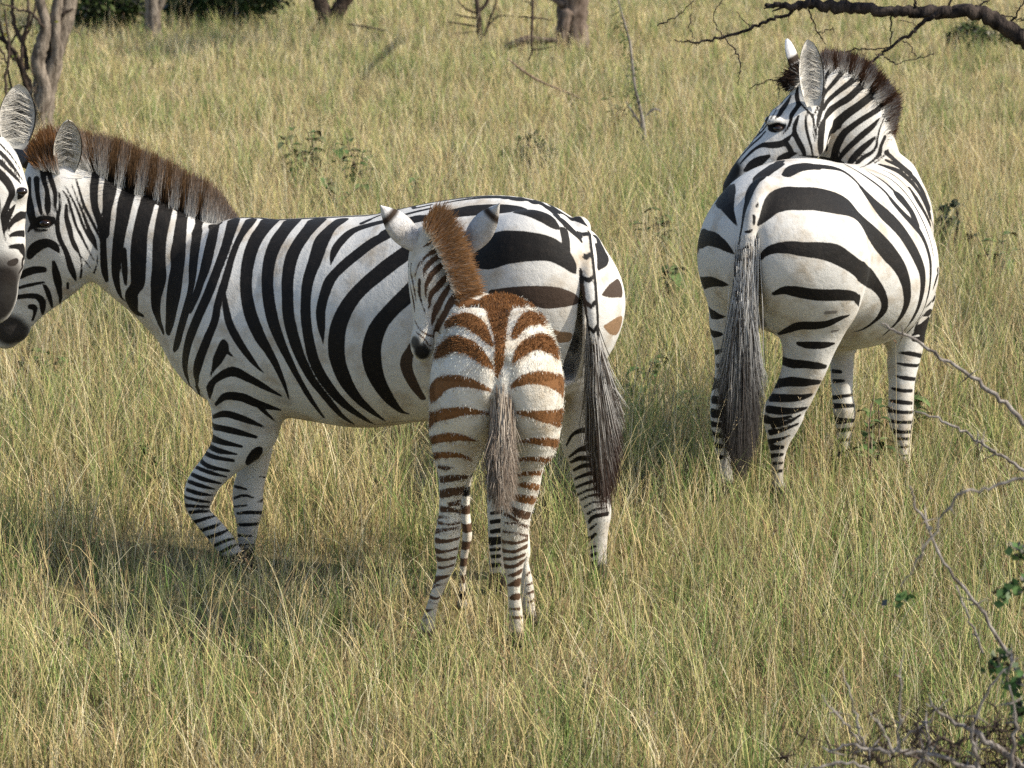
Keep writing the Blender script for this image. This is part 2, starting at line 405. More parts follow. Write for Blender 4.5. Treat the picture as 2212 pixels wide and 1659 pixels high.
body('foal', [ft, fneck, fhead, fl, fr_, ffl, ffr, Blob(P(1006, 850, 9.66 + FY), (.085, .09, .13), .06), Blob(P(1144, 850, 9.66 + FY), (.085, .09, .13), .06), Blob(P(918, 600, 9.995 + FY), (.035, .03, .05), .03)],
     [Tube([W(P(1084, 790, 9.54 + FY), (1, 0, 0), .02, .05), W(P(1084, 870, 9.53 + FY), (1, 0, 0), .025, .1), W(P(1082, 950, 9.55 + FY), (1, 0, 0), .03, .14)], k=.05),
      Blob(P(889, 603, 9.985 + FY), (.014, .02, .012), .01)], .0062, [ftail])

# ---- the zebra at the right, seen from behind with its head turned back
ZO = P(1634, 500, 11.60)[:2]
ring, zpt, zh, zr = along(ZO, R(28))
zt = Tube([ring(.0, 1.0, .12, .13), ring(.05, 1.0, .215, .22), ring(.14, .985, .28, .27), ring(.28, .965, .325, .305), ring(.46, .935, .345, .32), ring(.65, .905, .34, .335), ring(.85, .885, .33, .335), ring(1.03, .88, .315, .25),
           ring(1.18, .885, .30, .20), ring(1.3, .94, .27, .19), ring(1.38, .96, .2, .15)], k=.04, sub=6)
zneck = Tube([S(1900, 470, 1935, 330, 12.72, .18), S(1822, 420, 1935, 318, 12.75, .16), S(1782, 370, 1925, 280, 12.72, .13), S(1762, 322, 1905, 218, 12.68, .105), S(1752, 280, 1868, 164, 12.64, .09), S(1748, 250, 1815, 136, 12.6, .078), S(1735, 225, 1778, 135, 12.58, .06)], k=.05, sub=6)
zhead = Tube([S(1712, 178, 1785, 215, 12.56, .06), S(1697, 200, 1790, 268, 12.55, .085), S(1672, 233, 1782, 322, 12.53, .098), S(1650, 264, 1745, 355, 12.51, .092), S(1626, 300, 1702, 372, 12.49, .078),
              S(1602, 332, 1662, 392, 12.48, .066), S(1582, 362, 1632, 412, 12.47, .058), S(1566, 392, 1615, 432, 12.47, .056), S(1566, 415, 1596, 440, 12.47, .04)], k=.04, sub=6)
zhl = Tube(legs([(1532, 520, 1640, 530, .12), (1525, 600, 1635, 600, .14), (1530, 665, 1625, 665, .12), (1533, 708, 1612, 708, .1), (1543, 758, 1602, 758, .08), (1544, 808, 1596, 808, .065), (1535, 862, 1590, 862, .055), (1535, 908, 1587, 908, .05),
                 (1541, 951, 1580, 951, .036), (1548, 1000, 1580, 1000, .031), (1549, 1035, 1584, 1035, .034), (1548, 1066, 1586, 1066, .034), (1544, 1090, 1590, 1090, .045)], 11.85, 11.90), k=.05)
zhr = Tube(legs([(1655, 500, 1850, 500, .12), (1637, 593, 1862, 600, .14), (1650, 668, 1854, 662, .12), (1672, 712, 1832, 690, .1), (1686, 758, 1808, 735, .085), (1686, 795, 1790, 785, .07), (1676, 830, 1774, 822, .06), (1661, 860, 1759, 856, .055),
                 (1646, 890, 1742, 886, .05), (1650, 922, 1726, 920, .042), (1658, 955, 1706, 955, .035), (1665, 990, 1695, 990, .03), (1667, 1030, 1692, 1030, .032), (1664, 1060, 1698, 1060, .034), (1660, 1085, 1702, 1085, .045)], 11.68, 11.82), k=.05)
zfr = Tube(legs([(1900, 640, 2018, 640, .09), (1905, 700, 2003, 700, .08), (1916, 751, 1994, 751, .065), (1916, 790, 1984, 790, .055), (1919, 826, 1976, 826, .048), (1919, 862, 1974, 862, .046), (1917, 890, 1973, 890, .045), (1920, 915, 1970, 915, .04),
                 (1932, 941, 1967, 941, .031), (1935, 969, 1966, 969, .03), (1937, 1000, 1965, 1000, .031), (1933, 1025, 1964, 1025, .032), (1928, 1045, 1966, 1045, .04)], 12.42, 12.30), k=.05)
zfl = Tube(legs([(1780, 680, 1870, 680, .08), (1788, 730, 1850, 730, .06), (1792, 769, 1845, 769, .05), (1794, 808, 1843, 808, .048), (1797, 850, 1842, 850, .045), (1799, 885, 1848, 885, .045), (1805, 915, 1846, 915, .04), (1808, 951, 1837, 951, .03),
                 (1809, 1005, 1831, 1005, .03), (1803, 1035, 1838, 1035, .038)], 12.42, 12.35), k=.04)
ztd = [(1655, 405, 11.66), (1638, 435, 11.58), (1625, 470, 11.53), (1616, 510, 11.51), (1609, 560, 11.5), (1603, 610, 11.5), (1598, 660, 11.5)]
ztail = Tube([W(P(u, v, Y), (1, 0, 0), a, a) for (u, v, Y), a in zip(ztd, (.045, .035, .03, .027, .025, .022, .014))], k=.025)
Z_TAIL = [P(u, v, Y) for u, v, Y in ztd]
body('stallion', [zt, zneck, zhead, zhl, zhr, zfr, zfl, Blob(P(1755, 570, 11.68), (.16, .13, .18), .12), Blob(zpt(.80, .07, .80), (.31, .38, .28), .10), Blob(zpt(.80, -.1, .80), (.3, .40, .28), .10), Blob(P(1572, 560, 11.8), (.09, .12, .16), .08), Blob(P(1670, 260, 12.45), (.035, .03, .02), .03), Blob(P(1742, 300, 12.46), (.07, .04, .08), .05)],
     [Tube([W(P(1632, 470, 11.48), (1, 0, 0), .012, .06), W(P(1630, 560, 11.5), (1, 0, 0), .015, .1), W(P(1632, 660, 11.55), (1, 0, 0), .03, .12), W(P(1638, 740, 11.6), (1, 0, 0), .05, .14)], k=.04),
      Blob(P(1678, 277, 12.42), (.028, .028, .02), .015)], .0078, [ztail])

# ---- the zebra at the left edge: only its head comes into the picture
LY = 10.52
lh = [(-100, 318, 20, 312, .08), (-112, 350, 40, 352, .1), (-112, 397, 56, 397, .11), (-105, 437, 58, 437, .11), (-90, 487, 55, 487, .1), (-75, 526, 56, 526, .09), (-62, 565, 52, 565, .08), (-55, 603, 41, 603, .075), (-50, 643, 36, 643, .075), (-42, 675, 20, 678, .06), (-20, 692, 3, 694, .03)]
lhead = Tube([S(*q[:4], LY, q[4]) for q in lh], k=.04, sub=6)
lneck = Tube([S(-120, 520, -60, 330, LY + .06, .09), S(-190, 560, -130, 345, LY + .1, .11), S(-300, 640, -210, 370, LY + .16, .13), S(-420, 780, -330, 430, LY + .22, .18), S(-520, 840, -440, 460, LY + .25, .2)], k=.06)
lt = Tube([S(-430, 800, -430, 520, LY + .25, .15), S(-500, 880, -490, 460, LY + .25, .22), S(-600, 900, -600, 450, LY + .27, .27), S(-800, 925, -800, 450, LY + .3, .32), S(-1000, 910, -1000, 445, LY + .33, .31), S(-1150, 880, -1150, 440, LY + .36, .28), S(-1250, 800, -1250, 480, LY + .38, .2), S(-1290, 720, -1285, 560, LY + .38, .12)], k=.05)
def lleg(u, Y, top, w):
    return Tube(legs([(u - w, top, u + w, top, .09), (u - w * .7, top + 130, u + w * .7, top + 130, .07), (u - 34, top + 240, u + 34, top + 240, .05), (u - 30, top + 330, u + 30, top + 330, .047), (u - 19, top + 400, u + 19, top + 400, .03), (u - 18, 1200, u + 18, 1200, .03), (u - 22, 1235, u + 22, 1235, .035), (u - 20, 1258, u + 22, 1258, .034), (u - 26, 1285, u + 28, 1285, .045)], Y, Y), k=.06)
body('left', [lhead, lneck, lt, lleg(-520, LY + .1, 760, 75), lleg(-560, LY + .42, 760, 75), lleg(-1180, LY + .2, 720, 100), lleg(-1230, LY + .5, 720, 100), Blob(P(40, 415, LY - .03), (.025, .05, .025), .03)],
     [], .0085)
# ---------------------------------------------------------------- coat markings, plus a painted throat shadow line: strokes (x, y, width) measured in enlarged crops of the photo
CROP = dict(neck=(0, 250, .7234), side=(650, 700, .6329), rump=(1450, 700, .6027), legs=(1450, 1500, .6932), fore=(0, 1500, .9479),
            head=(0, 500, .5423), zhead=(2800, 150, .3617), fhead=(1480, 780, .4219), zrump=(2760, 580, .4942), zlegs=(2700, 900, .663))
BLACK, BROWN, TAN, RUST, UMBER, GREY = (.0085, .0075, .007), (.05, .033, .024), (.22, .135, .075), (.175, .080, .030), (.08, .044, .025), (.2, .18, .165)
MARE = {
 ('side', 'k'): '''150,170,70 130,230,66 108,400,84 100,520,86 80,650,94 68,760,98 50,900,80 34,985,45
240,240,50 224,340,50 207,450,54 196,560,52 188,660,50 172,750,50 152,840,62 118,960,58 92,1060,48 72,1110,20
342,250,52 322,350,56 298,460,62 268,590,64 238,680,56 212,760,52 176,850,40
450,285,58 425,370,60 397,460,60 345,600,60 288,750,66 222,900,60 165,1050,54 142,1180,46 152,1270,34 180,1350,15
560,283,60 487,400,44 438,520,44 404,640,50 374,740,56 350,810,48 330,920,52 282,1040,58 236,1160,55 212,1260,42 225,1360,28 245,1420,8
388,750,26 400,840,42 424,940,54 480,1050,60 560,1165,46 612,1225,22 648,1255,6
690,280,108 600,395,86 552,510,82 530,640,76 532,760,78 560,890,86 615,1020,84 680,1130,60 735,1240,40 775,1340,22 800,1420,8
828,280,104 738,395,88 685,510,80 664,640,74 668,760,76 692,900,78 732,1020,70 790,1150,54 862,1290,40 945,1430,34 1020,1535,16
975,288,112 885,395,84 820,510,82 793,640,76 790,760,74 797,890,76 832,1040,76 880,1170,66 950,1300,58 1045,1420,52 1130,1520,44 1215,1580,20
1130,285,90 1060,340,80 1005,420,88 965,540,86 925,650,76 907,760,66 906,900,66 925,1040,66 960,1180,72 1040,1325,76 1150,1450,66 1290,1550,34 1350,1580,10
1440,285,40 1330,310,55 1200,355,66 1115,435,60 1080,500,42 1063,565,8
1500,335,60 1440,368,74 1330,425,82 1230,500,86 1135,580,86 1062,660,78 1022,760,66 1000,860,62 1004,960,50 1012,1030,20 1016,1070,6
1600,450,130 1500,520,130 1400,595,132 1260,715,124 1168,830,112 1112,960,108 1098,1090,106 1112,1190,100 1160,1310,92 1230,1410,70 1320,1492,46 1410,1558,12
1640,660,150 1560,745,150 1450,850,136 1370,950,124 1328,1060,122 1322,1160,122 1352,1280,108 1420,1400,82 1500,1488,40 1560,1512,12
385,1042,14 385,1090,74 352,1160,74 322,1225,30 300,1275,8
388,1100,50 430,1135,24 455,1152,5
296,1410,14 300,1345,44 340,1290,60 440,1243,86 540,1283,70 650,1343,50 748,1395,20
335,1452,30 400,1400,66 500,1405,76 600,1445,66 735,1482,34
600,1450,46 655,1505,34 712,1556,12
308,1532,34 400,1510,58 520,1545,58 640,1592,18''',
 ('side', 'b'): '''1580,1085,64 1545,1160,78 1545,1230,76 1590,1330,66 1645,1410,40
1240,1588,6 1340,1580,14 1480,1560,14 1640,1545,10
1030,1572,10 1120,1590,12 1200,1600,6''',
 ('rump', 'k'): '''0,318,30 130,262,34 300,215,34 450,180,36
0,345,14 150,300,18 330,250,24 450,222,20
560,262,62 700,236,80 860,226,84 1000,228,92 1120,245,88 1210,280,84 1270,330,50 1305,355,14
540,188,20 640,168,42 780,152,46 920,150,44 1040,164,44 1075,170,24
900,122,16 1040,128,34 1150,165,50 1240,225,62 1320,295,62 1390,365,52 1432,405,40 1450,435,26
1000,120,14 1120,125,30 1230,165,44 1330,225,50 1420,285,44 1490,338,20
640,600,60 720,570,80 800,545,130 890,490,215 1000,475,215 1130,475,190 1240,490,160 1320,535,124 1380,595,80 1412,650,16
1338,372,50 1350,440,54 1350,500,60
1440,395,40 1480,400,40 1515,420,16
1555,400,40 1585,480,92 1590,545,84 1565,620,22
150,395,70 250,335,60 340,295,60 450,282,40 560,262,50''',
 ('rump', 'b'): '''860,790,60 980,790,90 1100,796,120 1210,812,150 1300,816,135 1390,826,84 1442,838,20
1705,750,120 1650,770,84 1590,796,10''',
 ('rump', 't'): '''1255,1050,60 1300,1075,74 1360,1078,66
1700,1000,90 1645,1008,70 1600,1002,10''',
 ('fore', 'k'): '''885,215,20 980,235,28 1080,262,14
875,255,20 930,280,25 1020,302,12
865,290,16 920,318,24 1000,335,8
850,320,16 900,345,20 985,362,14
835,350,16 880,385,20 965,405,12
820,385,14 880,410,18 955,430,8
800,415,16 860,440,20 932,458,8
785,445,16 850,468,18 908,482,6
778,480,16 840,500,18 898,508,6
776,515,13 840,530,14 896,538,6
783,550,14 840,555,14 892,556,6
800,580,14 850,575,15 892,576,7
820,620,15 870,605,15 908,594,7
850,655,14 900,640,17 932,625,8
880,685,15 930,668,17 962,654,8
905,720,14 950,700,15 988,690,8
930,750,14 975,725,16 1002,714,8
950,785,26 1000,762,20 1040,748,20
985,815,26 1050,790,30
1040,845,50 1090,840,60 1140,858,46
1088,320,34 1070,350,50 1058,372,26
1118,432,10 1095,428,6
990,470,14 1040,482,10
988,520,12 1030,508,12 1070,518,8
1112,530,12 1085,536,8
985,556,12 1040,550,10
1000,585,12 1050,580,16 1115,582,14
1000,632,12 1040,632,16 1090,628,12
1005,676,14 1060,680,10
1010,720,14 1050,716,10 1080,715,8
1015,760,16 1070,758,14
1010,815,40 1070,815,40''',
 ('legs', 'k'): '''1178,405,12 1212,345,20 1275,318,34 1340,335,50 1400,370,60
1190,475,14 1250,432,26 1320,418,42 1390,425,40
1200,505,16 1260,480,30 1340,485,34 1400,480,30
1215,552,15 1270,525,25 1340,520,28 1400,520,24
1222,602,16 1280,578,22 1345,560,24 1410,560,20
1230,650,16 1290,625,20 1350,608,22 1420,605,20
1240,692,14 1300,665,16 1370,652,20 1425,650,14
1258,722,13 1320,695,15 1390,688,14 1425,690,10
1280,762,14 1330,735,12 1410,728,12
1298,802,18 1345,775,14 1415,770,12
1306,850,20 1335,818,24 1415,800,26
1312,890,18 1350,860,12
1305,950,24 1345,918,20
1308,1000,20 1345,988,14
1312,1045,20 1350,1030,20
1315,1085,18 1350,1072,14
1318,1130,20 1355,1118,14
1325,1170,28 1365,1158,18
740,800,20 790,790,24 820,790,20
740,850,26 790,842,26 830,850,16
740,905,24 800,895,30
735,960,50 790,955,46
730,1010,20 790,1005,20
728,1050,20 790,1045,24
728,1100,26 790,1095,26
730,1160,24 790,1150,24
740,1220,30 800,1210,26
745,1270,40 800,1270,40''',
 ('neck', 'k'): '''540,560,45 520,690,48 525,800,42 560,900,48 575,1010,28 575,1120,40 590,1200,20
625,590,66 606,710,76 592,820,52 582,950,46
735,650,84 694,770,86 674,880,74 657,980,66 646,1080,60 640,1180,42 662,1280,22 690,1320,10
684,1040,34 690,1150,34 694,1225,16
840,700,88 800,830,86 774,950,86 766,1050,92 764,1150,86 760,1220,80 728,1290,70 742,1370,50 790,1400,20
925,770,82 902,870,82 882,990,76 878,1100,76 880,1200,84 868,1300,56 872,1400,50 902,1490,26''',
 ('head', 'k'): '''215,400,30 208,520,46 220,620,60 236,700,50 246,770,12
268,400,44 276,500,36 288,580,34 302,640,28 312,680,6
312,300,50 322,400,40 345,480,34 352,560,46 352,620,46 353,668,8
352,330,40 382,420,40 406,500,34 406,580,28 402,645,12
438,500,10 446,580,20 426,680,30 426,780,36 450,860,36 480,920,38 502,980,44 522,1050,50 546,1110,38 562,1155,8
490,590,24 490,680,36 510,760,44 530,840,36 556,900,38 582,945,18 598,1000,14 602,1060,18 594,1130,14
460,480,10 500,540,18 530,640,22 560,740,22 600,820,22 632,885,18 672,960,12 697,1005,5
480,450,10 540,560,16 580,650,20 612,740,22 652,820,22 690,880,20 706,915,6
530,440,10 570,550,14 612,650,20 652,760,30 690,840,34 706,885,20 722,935,6
560,400,14 590,500,20 622,600,24 662,680,24 702,760,22 742,840,22 755,900,36 760,980,42 766,1080,38 782,1155,14
585,955,8 640,1020,12 672,1064,6
722,960,8 712,1040,13 692,1092,20
215,970,48 242,922,80 302,882,80 362,872,62 408,900,56 438,945,8
150,1112,50 200,1086,60 262,1068,56 325,1066,44
140,1200,24 200,1185,28 270,1170,24 328,1158,12
330,1185,28 352,1230,40 370,1290,34 386,1345,16
130,1270,34 200,1262,38 270,1265,44 310,1300,54 316,1350,44 316,1395,16
225,1340,40 256,1350,44 256,1390,24 240,1440,16
395,1008,26 410,1080,54 426,1150,60 436,1210,44 446,1270,28 442,1320,8
500,1165,22 500,1205,20
205,790,10 235,750,40 290,718,84 345,712,90 385,700,50 400,680,12
255,782,20 310,782,20 360,770,14''',  # the short stroke behind the jaw paints the throat's shadow line
}
LEFT = {('head', 'k'): '''0,200,30 60,262,30 112,330,20 165,405,10
0,270,40 60,330,30 120,390,24 152,432,10
0,140,14 50,190,14 100,250,12 150,330,10
-40,330,60 0,362,62 60,430,62 90,500,50 62,570,40 32,650,40 26,750,24 40,855,8
-20,520,30 0,600,16 10,700,14 26,800,8
138,545,14 162,510,50 192,490,18
112,590,12 80,640,38 56,700,34 50,785,12
190,665,40 150,670,56 106,700,44 76,740,28 60,795,8
195,805,50 140,800,46 90,810,30 64,828,10
70,900,24 120,895,40 162,910,50 180,960,34 176,1030,28 140,1092,14
75,1020,44 110,1010,50 132,1000,16
95,1150,12 106,1190,28 96,1235,12
20,1330,10 70,1320,12 110,1280,8'''}
STAL = {
 ('zhead', 'k'): '''1010,590,16 930,690,24 850,760,22 782,830,22 742,900,22 700,980,24 630,1060,24 560,1130,22 480,1220,22 420,1300,18 360,1370,30
1005,640,16 960,720,44 912,790,50 870,860,34 828,905,12
842,800,12 802,870,15 768,925,10
742,960,16 690,1030,22 610,1110,24 530,1190,22 460,1270,20 390,1350,20
722,1040,16 660,1110,20 580,1180,22 500,1260,22 440,1330,20 395,1395,14
1005,1085,26 960,1130,56 900,1175,74 800,1190,76 702,1188,54 630,1218,34 560,1272,30 500,1332,24 446,1395,16
945,1160,44 982,1212,60 1014,1270,50
760,1010,26 832,985,104 910,990,66 945,955,20
1080,560,24 1062,650,34 1085,740,46 1052,800,50 1012,860,50 1000,930,34 970,1000,28 920,1062,14
1090,865,24 1062,940,44 1042,1020,50 1060,1090,60 1100,1170,64 1140,1245,58 1155,1300,40
1045,1052,36 1002,1090,26
1186,815,16 1170,920,30 1180,1020,34 1202,1120,34 1230,1210,28 1246,1300,22
1082,600,22 1092,700,30 1150,770,24 1210,830,24 1246,880,30 1258,950,24 1250,1030,18 1256,1110,8
1165,650,16 1200,715,28 1250,740,30 1300,690,24 1330,600,18 1342,520,12
1345,700,20 1292,790,24 1256,862,20
1372,560,28 1362,680,30 1346,780,44 1322,860,48 1300,950,28 1280,1050,22 1270,1150,10
1385,890,24 1352,1000,70 1340,1100,70 1336,1200,66 1346,1310,38
1560,230,60 1470,340,58 1400,420,38 1378,530,22
1680,260,60 1562,400,54 1480,500,50 1402,590,34 1368,660,18
1820,340,80 1682,480,68 1580,560,60 1480,640,50 1402,720,44 1368,800,22
1930,410,90 1762,560,78 1642,670,78 1530,740,70 1430,820,58 1378,900,34
2050,500,100 1900,640,88 1762,750,88 1622,850,98 1502,960,98 1432,1080,88 1402,1190,48 1394,1260,14
2080,710,60 1930,820,60 1802,900,64 1702,970,68 1602,1050,78 1542,1140,88 1502,1240,88 1480,1340,80
1985,895,16 1900,990,58 1792,1080,70 1682,1180,64 1602,1260,58 1536,1350,46
1935,1105,30 1852,1180,64 1762,1260,74 1692,1340,78 1650,1410,56
2045,870,14 1992,1000,18 1962,1120,24 1950,1200,30 1900,1270,38 1802,1330,48 1726,1405,34
2045,1100,36 2002,1200,38 1982,1290,46 1900,1370,24 1822,1420,20 1760,1440,12
2080,1250,30 2010,1330,16 1930,1390,14''',
 ('zrump', 'k'): '''866,66,10 800,82,56 742,120,80 690,168,88 602,230,90 532,300,84 490,380,70 468,450,54 444,530,40 430,600,34 416,680,30 402,760,28 390,850,22 380,920,12
640,90,30 562,130,78 502,165,78 446,205,30
345,185,50 312,240,66 292,320,84 282,400,144 302,470,106 322,540,74 352,600,44 382,655,8
235,420,50 200,440,50
60,760,130 165,757,120 240,790,90 302,835,58 358,882,10
80,1122,90 180,1106,64 250,1120,44 318,1132,6
130,1352,64 190,1370,58 240,1386,38 288,1389,8
165,1530,56 230,1530,44 265,1530,16
785,238,60 850,190,90 950,170,98 1080,175,98 1190,192,84 1272,232,68 1342,292,48 1392,352,50 1450,425,80 1532,520,108 1622,602,108 1702,688,100 1772,790,92 1832,900,84 1876,1010,70 1886,1110,56 1876,1210,46 1846,1320,38 1792,1425,32 1735,1500,16
552,645,24 610,570,90 682,480,160 782,428,186 902,428,178 1022,433,172 1152,458,174 1262,495,158 1342,562,122 1422,662,112 1502,752,120 1602,862,118 1682,962,104 1732,1062,84 1756,1170,66 1756,1272,52 1720,1370,38 1660,1452,22 1560,1545,10
543,950,10 600,880,54 682,840,80 802,830,104 922,845,120 1052,855,138 1172,880,158 1262,930,140 1352,992,120 1432,1062,108 1502,1132,90 1552,1202,70 1576,1282,54 1560,1352,48 1500,1422,28 1402,1490,18 1305,1518,6
678,1205,30 762,1177,64 852,1186,86 962,1206,92 1082,1216,94 1202,1216,90 1302,1222,78 1356,1244,56 1366,1305,8
712,1532,14 792,1500,44 882,1465,64 1002,1462,64 1102,1450,54 1202,1410,38 1290,1378,10
876,1608,34 962,1620,60 1082,1620,54 1168,1608,14
885,85,8 1002,95,16 1102,110,20 1222,142,26 1322,192,46 1402,242,64 1502,312,58 1582,382,58 1652,472,54 1732,562,54 1822,655,64 1882,742,48 1922,842,42 1946,952,38 1946,1082,28 1930,1202,24 1890,1332,20 1820,1452,18 1735,1545,8
1430,208,10 1560,290,28 1652,372,34 1732,462,28 1792,542,22 1830,630,22
1470,198,10 1602,262,22 1702,342,22 1792,452,20 1862,572,18 1912,682,16 1952,802,13 1972,905,10
1500,178,10 1642,240,18 1752,332,18 1842,452,16 1912,582,14 1962,722,12 1986,842,10
1540,160,10 1682,212,18 1792,302,18 1872,412,15 1932,542,13 1977,682,10
1590,125,12 1722,190,18 1822,282,18 1892,392,16 1946,522,12
1585,60,20 1680,140,18 1790,230,14
2022,1000,14 1992,1090,34 1968,1168,14
1995,1222,36 1940,1282,24 1905,1318,6
1955,1348,20 1895,1375,8
1910,1468,48 1850,1502,28 1795,1545,6
508,560,14 520,585,26 515,640,22
548,470,20 540,500,24
440,705,12 480,700,30 500,690,20
420,850,12 470,820,26
410,940,10 460,915,22''',
 ('zrump', 'g'): '''1100,1358,26 1180,1352,22
1150,1510,20 1200,1500,14''',
 ('zlegs', 'k'): '''635,812,28 700,835,54 782,840,48 852,850,44 910,856,20
612,956,48 702,945,60 782,950,50 875,948,20
580,1042,50 682,1045,50 762,1040,38 825,1024,14
562,1112,50 642,1122,48 722,1120,34 795,1104,14
540,1172,50 602,1180,38 700,1155,14
592,1212,30 682,1190,24 755,1148,12
575,1252,38 652,1235,24 742,1200,12
565,1310,38 642,1290,20 695,1268,8
580,1345,34 650,1340,22
580,1392,30 650,1385,18
580,1440,24 650,1435,14
580,1490,28 645,1482,18
1440,690,28 1505,690,38
1350,770,12 1420,776,28 1485,790,28
1340,835,12 1402,845,22 1472,850,20
1330,910,12 1392,925,28 1448,930,22
1308,985,16 1372,1000,24 1444,1000,20
1298,1060,18 1372,1070,28 1444,1076,20
1286,1120,24 1372,1130,22 1444,1130,18
1286,1180,24 1352,1190,20 1440,1190,20
1308,1240,28 1372,1250,22 1434,1246,20
1325,1290,18 1424,1290,20
1330,1342,14 1424,1336,18
1335,1396,14 1422,1390,14
1465,622,36 1515,600,28
1440,640,6 1480,560,22 1530,520,18
935,880,28 1000,886,22
940,942,30 1020,940,18
950,1042,28 1085,1022,18
942,1092,38 1095,1090,20
950,1182,48 1095,1180,20
962,1242,30 1088,1230,18
970,1300,24 1065,1295,18
975,1380,24 1050,1375,18
230,775,34 300,752,20
236,850,30 300,840,24
215,962,60 290,950,56
210,1052,48 290,1060,50
208,1132,54 290,1145,50
220,1200,30 280,1210,30
225,1265,30 275,1270,30
235,1330,30 280,1335,30
240,1400,30 280,1400,30'''}
FOAL = {
 ('rump', 'r'): '''980,755,120 920,815,190 902,920,150 908,1020,104 914,1110,72 910,1180,62 905,1240,64 898,1290,46 890,1330,20
1050,800,50 1100,830,72 1140,852,44
1008,1066,50 1070,975,78 1142,935,82 1202,952,50 1256,985,24
1006,1232,24 1060,1162,80 1132,1114,96 1212,1114,100 1320,1152,80
985,1410,20 1050,1370,62 1122,1350,80 1222,1352,96 1345,1400,84
556,994,44 620,956,62 702,956,92 772,1010,100 830,1090,54 858,1135,16
645,847,60 722,858,76 785,868,40
495,1175,66 600,1122,100 702,1142,100 782,1202,84 855,1275,30
455,1450,84 540,1382,94 642,1370,80 742,1390,58 855,1432,20''',
 ('legs', 'r'): '''866,215,10 962,225,40 1062,240,72 1175,246,80
898,386,6 982,380,34 1062,386,46 1140,396,38
876,492,14 962,485,26 1088,490,28
876,582,12 942,570,24 1045,563,24
893,632,12 962,640,40 1030,655,34
856,702,28 932,715,50 1020,730,44
380,252,60 482,226,66 582,210,50 692,218,24 745,222,10
396,376,44 482,360,50 562,360,40 660,382,6
412,466,32 502,460,34 582,470,22 630,494,10''',
 ('legs', 'u'): '''846,760,18 902,800,50 975,816,42
790,790,18 850,815,22 905,850,12
820,852,14 902,862,14 965,880,22
795,900,18 882,912,14 955,930,18
795,960,20 882,970,18 955,948,16
798,1010,20 872,1020,20 950,988,20
800,1060,18 872,1060,20 950,1030,16
806,1100,22 872,1106,24 935,1070,18
826,1162,8 882,1150,24 930,1120,22
836,1216,8 890,1202,44 916,1190,28
836,1290,8 890,1280,40 920,1275,18
846,1350,12 905,1350,20
860,1400,20 920,1400,16
436,532,14 480,536,26 525,536,8
436,606,38 522,595,40 606,588,16
434,692,48 512,676,50 580,665,36
506,746,28 560,736,28
438,772,42 502,776,28 565,790,26
438,820,20 500,822,12
438,852,20 502,862,14 565,850,12
424,902,28 502,890,16 570,880,12
412,952,34 482,960,24 565,940,12
412,1012,28 472,1020,18 550,1000,12
422,1062,28 482,1066,18 552,1050,12
424,1112,20 482,1110,15 542,1090,12
416,1182,38 452,1170,28 506,1158,8
402,1222,18 472,1205,8
392,1282,24 432,1290,14 455,1270,6
382,1312,16 432,1320,6
366,1362,18 412,1350,6
356,1402,14 402,1395,6
346,1445,16 380,1445,8
335,1490,24 380,1495,14
940,1160,10 965,1140,14
950,1215,14 980,1200,14
955,1262,14 985,1250,16
960,1310,14 992,1300,16
560,780,8 605,770,8
565,850,8 620,845,8
570,940,10 620,945,8
560,1050,8 605,1045,8
560,1150,8 590,1148,8''',
 ('fhead', 'u'): '''476,502,8 540,470,24 602,420,40 640,385,26
478,664,8 520,592,30 602,540,46 690,500,30
508,785,8 520,702,40 592,622,54 710,555,36
528,965,10 536,850,40 592,750,56 662,680,56 740,610,30
558,1085,12 580,950,50 642,870,60 702,800,56 780,720,30
588,1235,12 612,1120,58 672,1000,66 732,900,56 800,820,28
618,1385,12 640,1260,50 702,1140,56 772,1010,70 850,890,56
482,620,10 452,680,16 430,760,12 428,825,6
392,648,10 386,720,14 400,800,14 420,900,16 436,1005,8
362,655,18 346,700,18 370,800,12 390,900,14 410,1000,18 422,1105,12
425,1195,10 470,1270,16 530,1320,22 606,1340,24
436,1300,14 500,1350,16 560,1420,20 615,1430,12
500,1400,12 560,1470,14 615,1462,8''',
 ('fhead', 'b'): '''470,800,24 466,900,30 482,1000,20 532,1135,8'''}
CC = dict(k=BLACK, b=BROWN, t=TAN, r=RUST, u=UMBER, g=GREY)

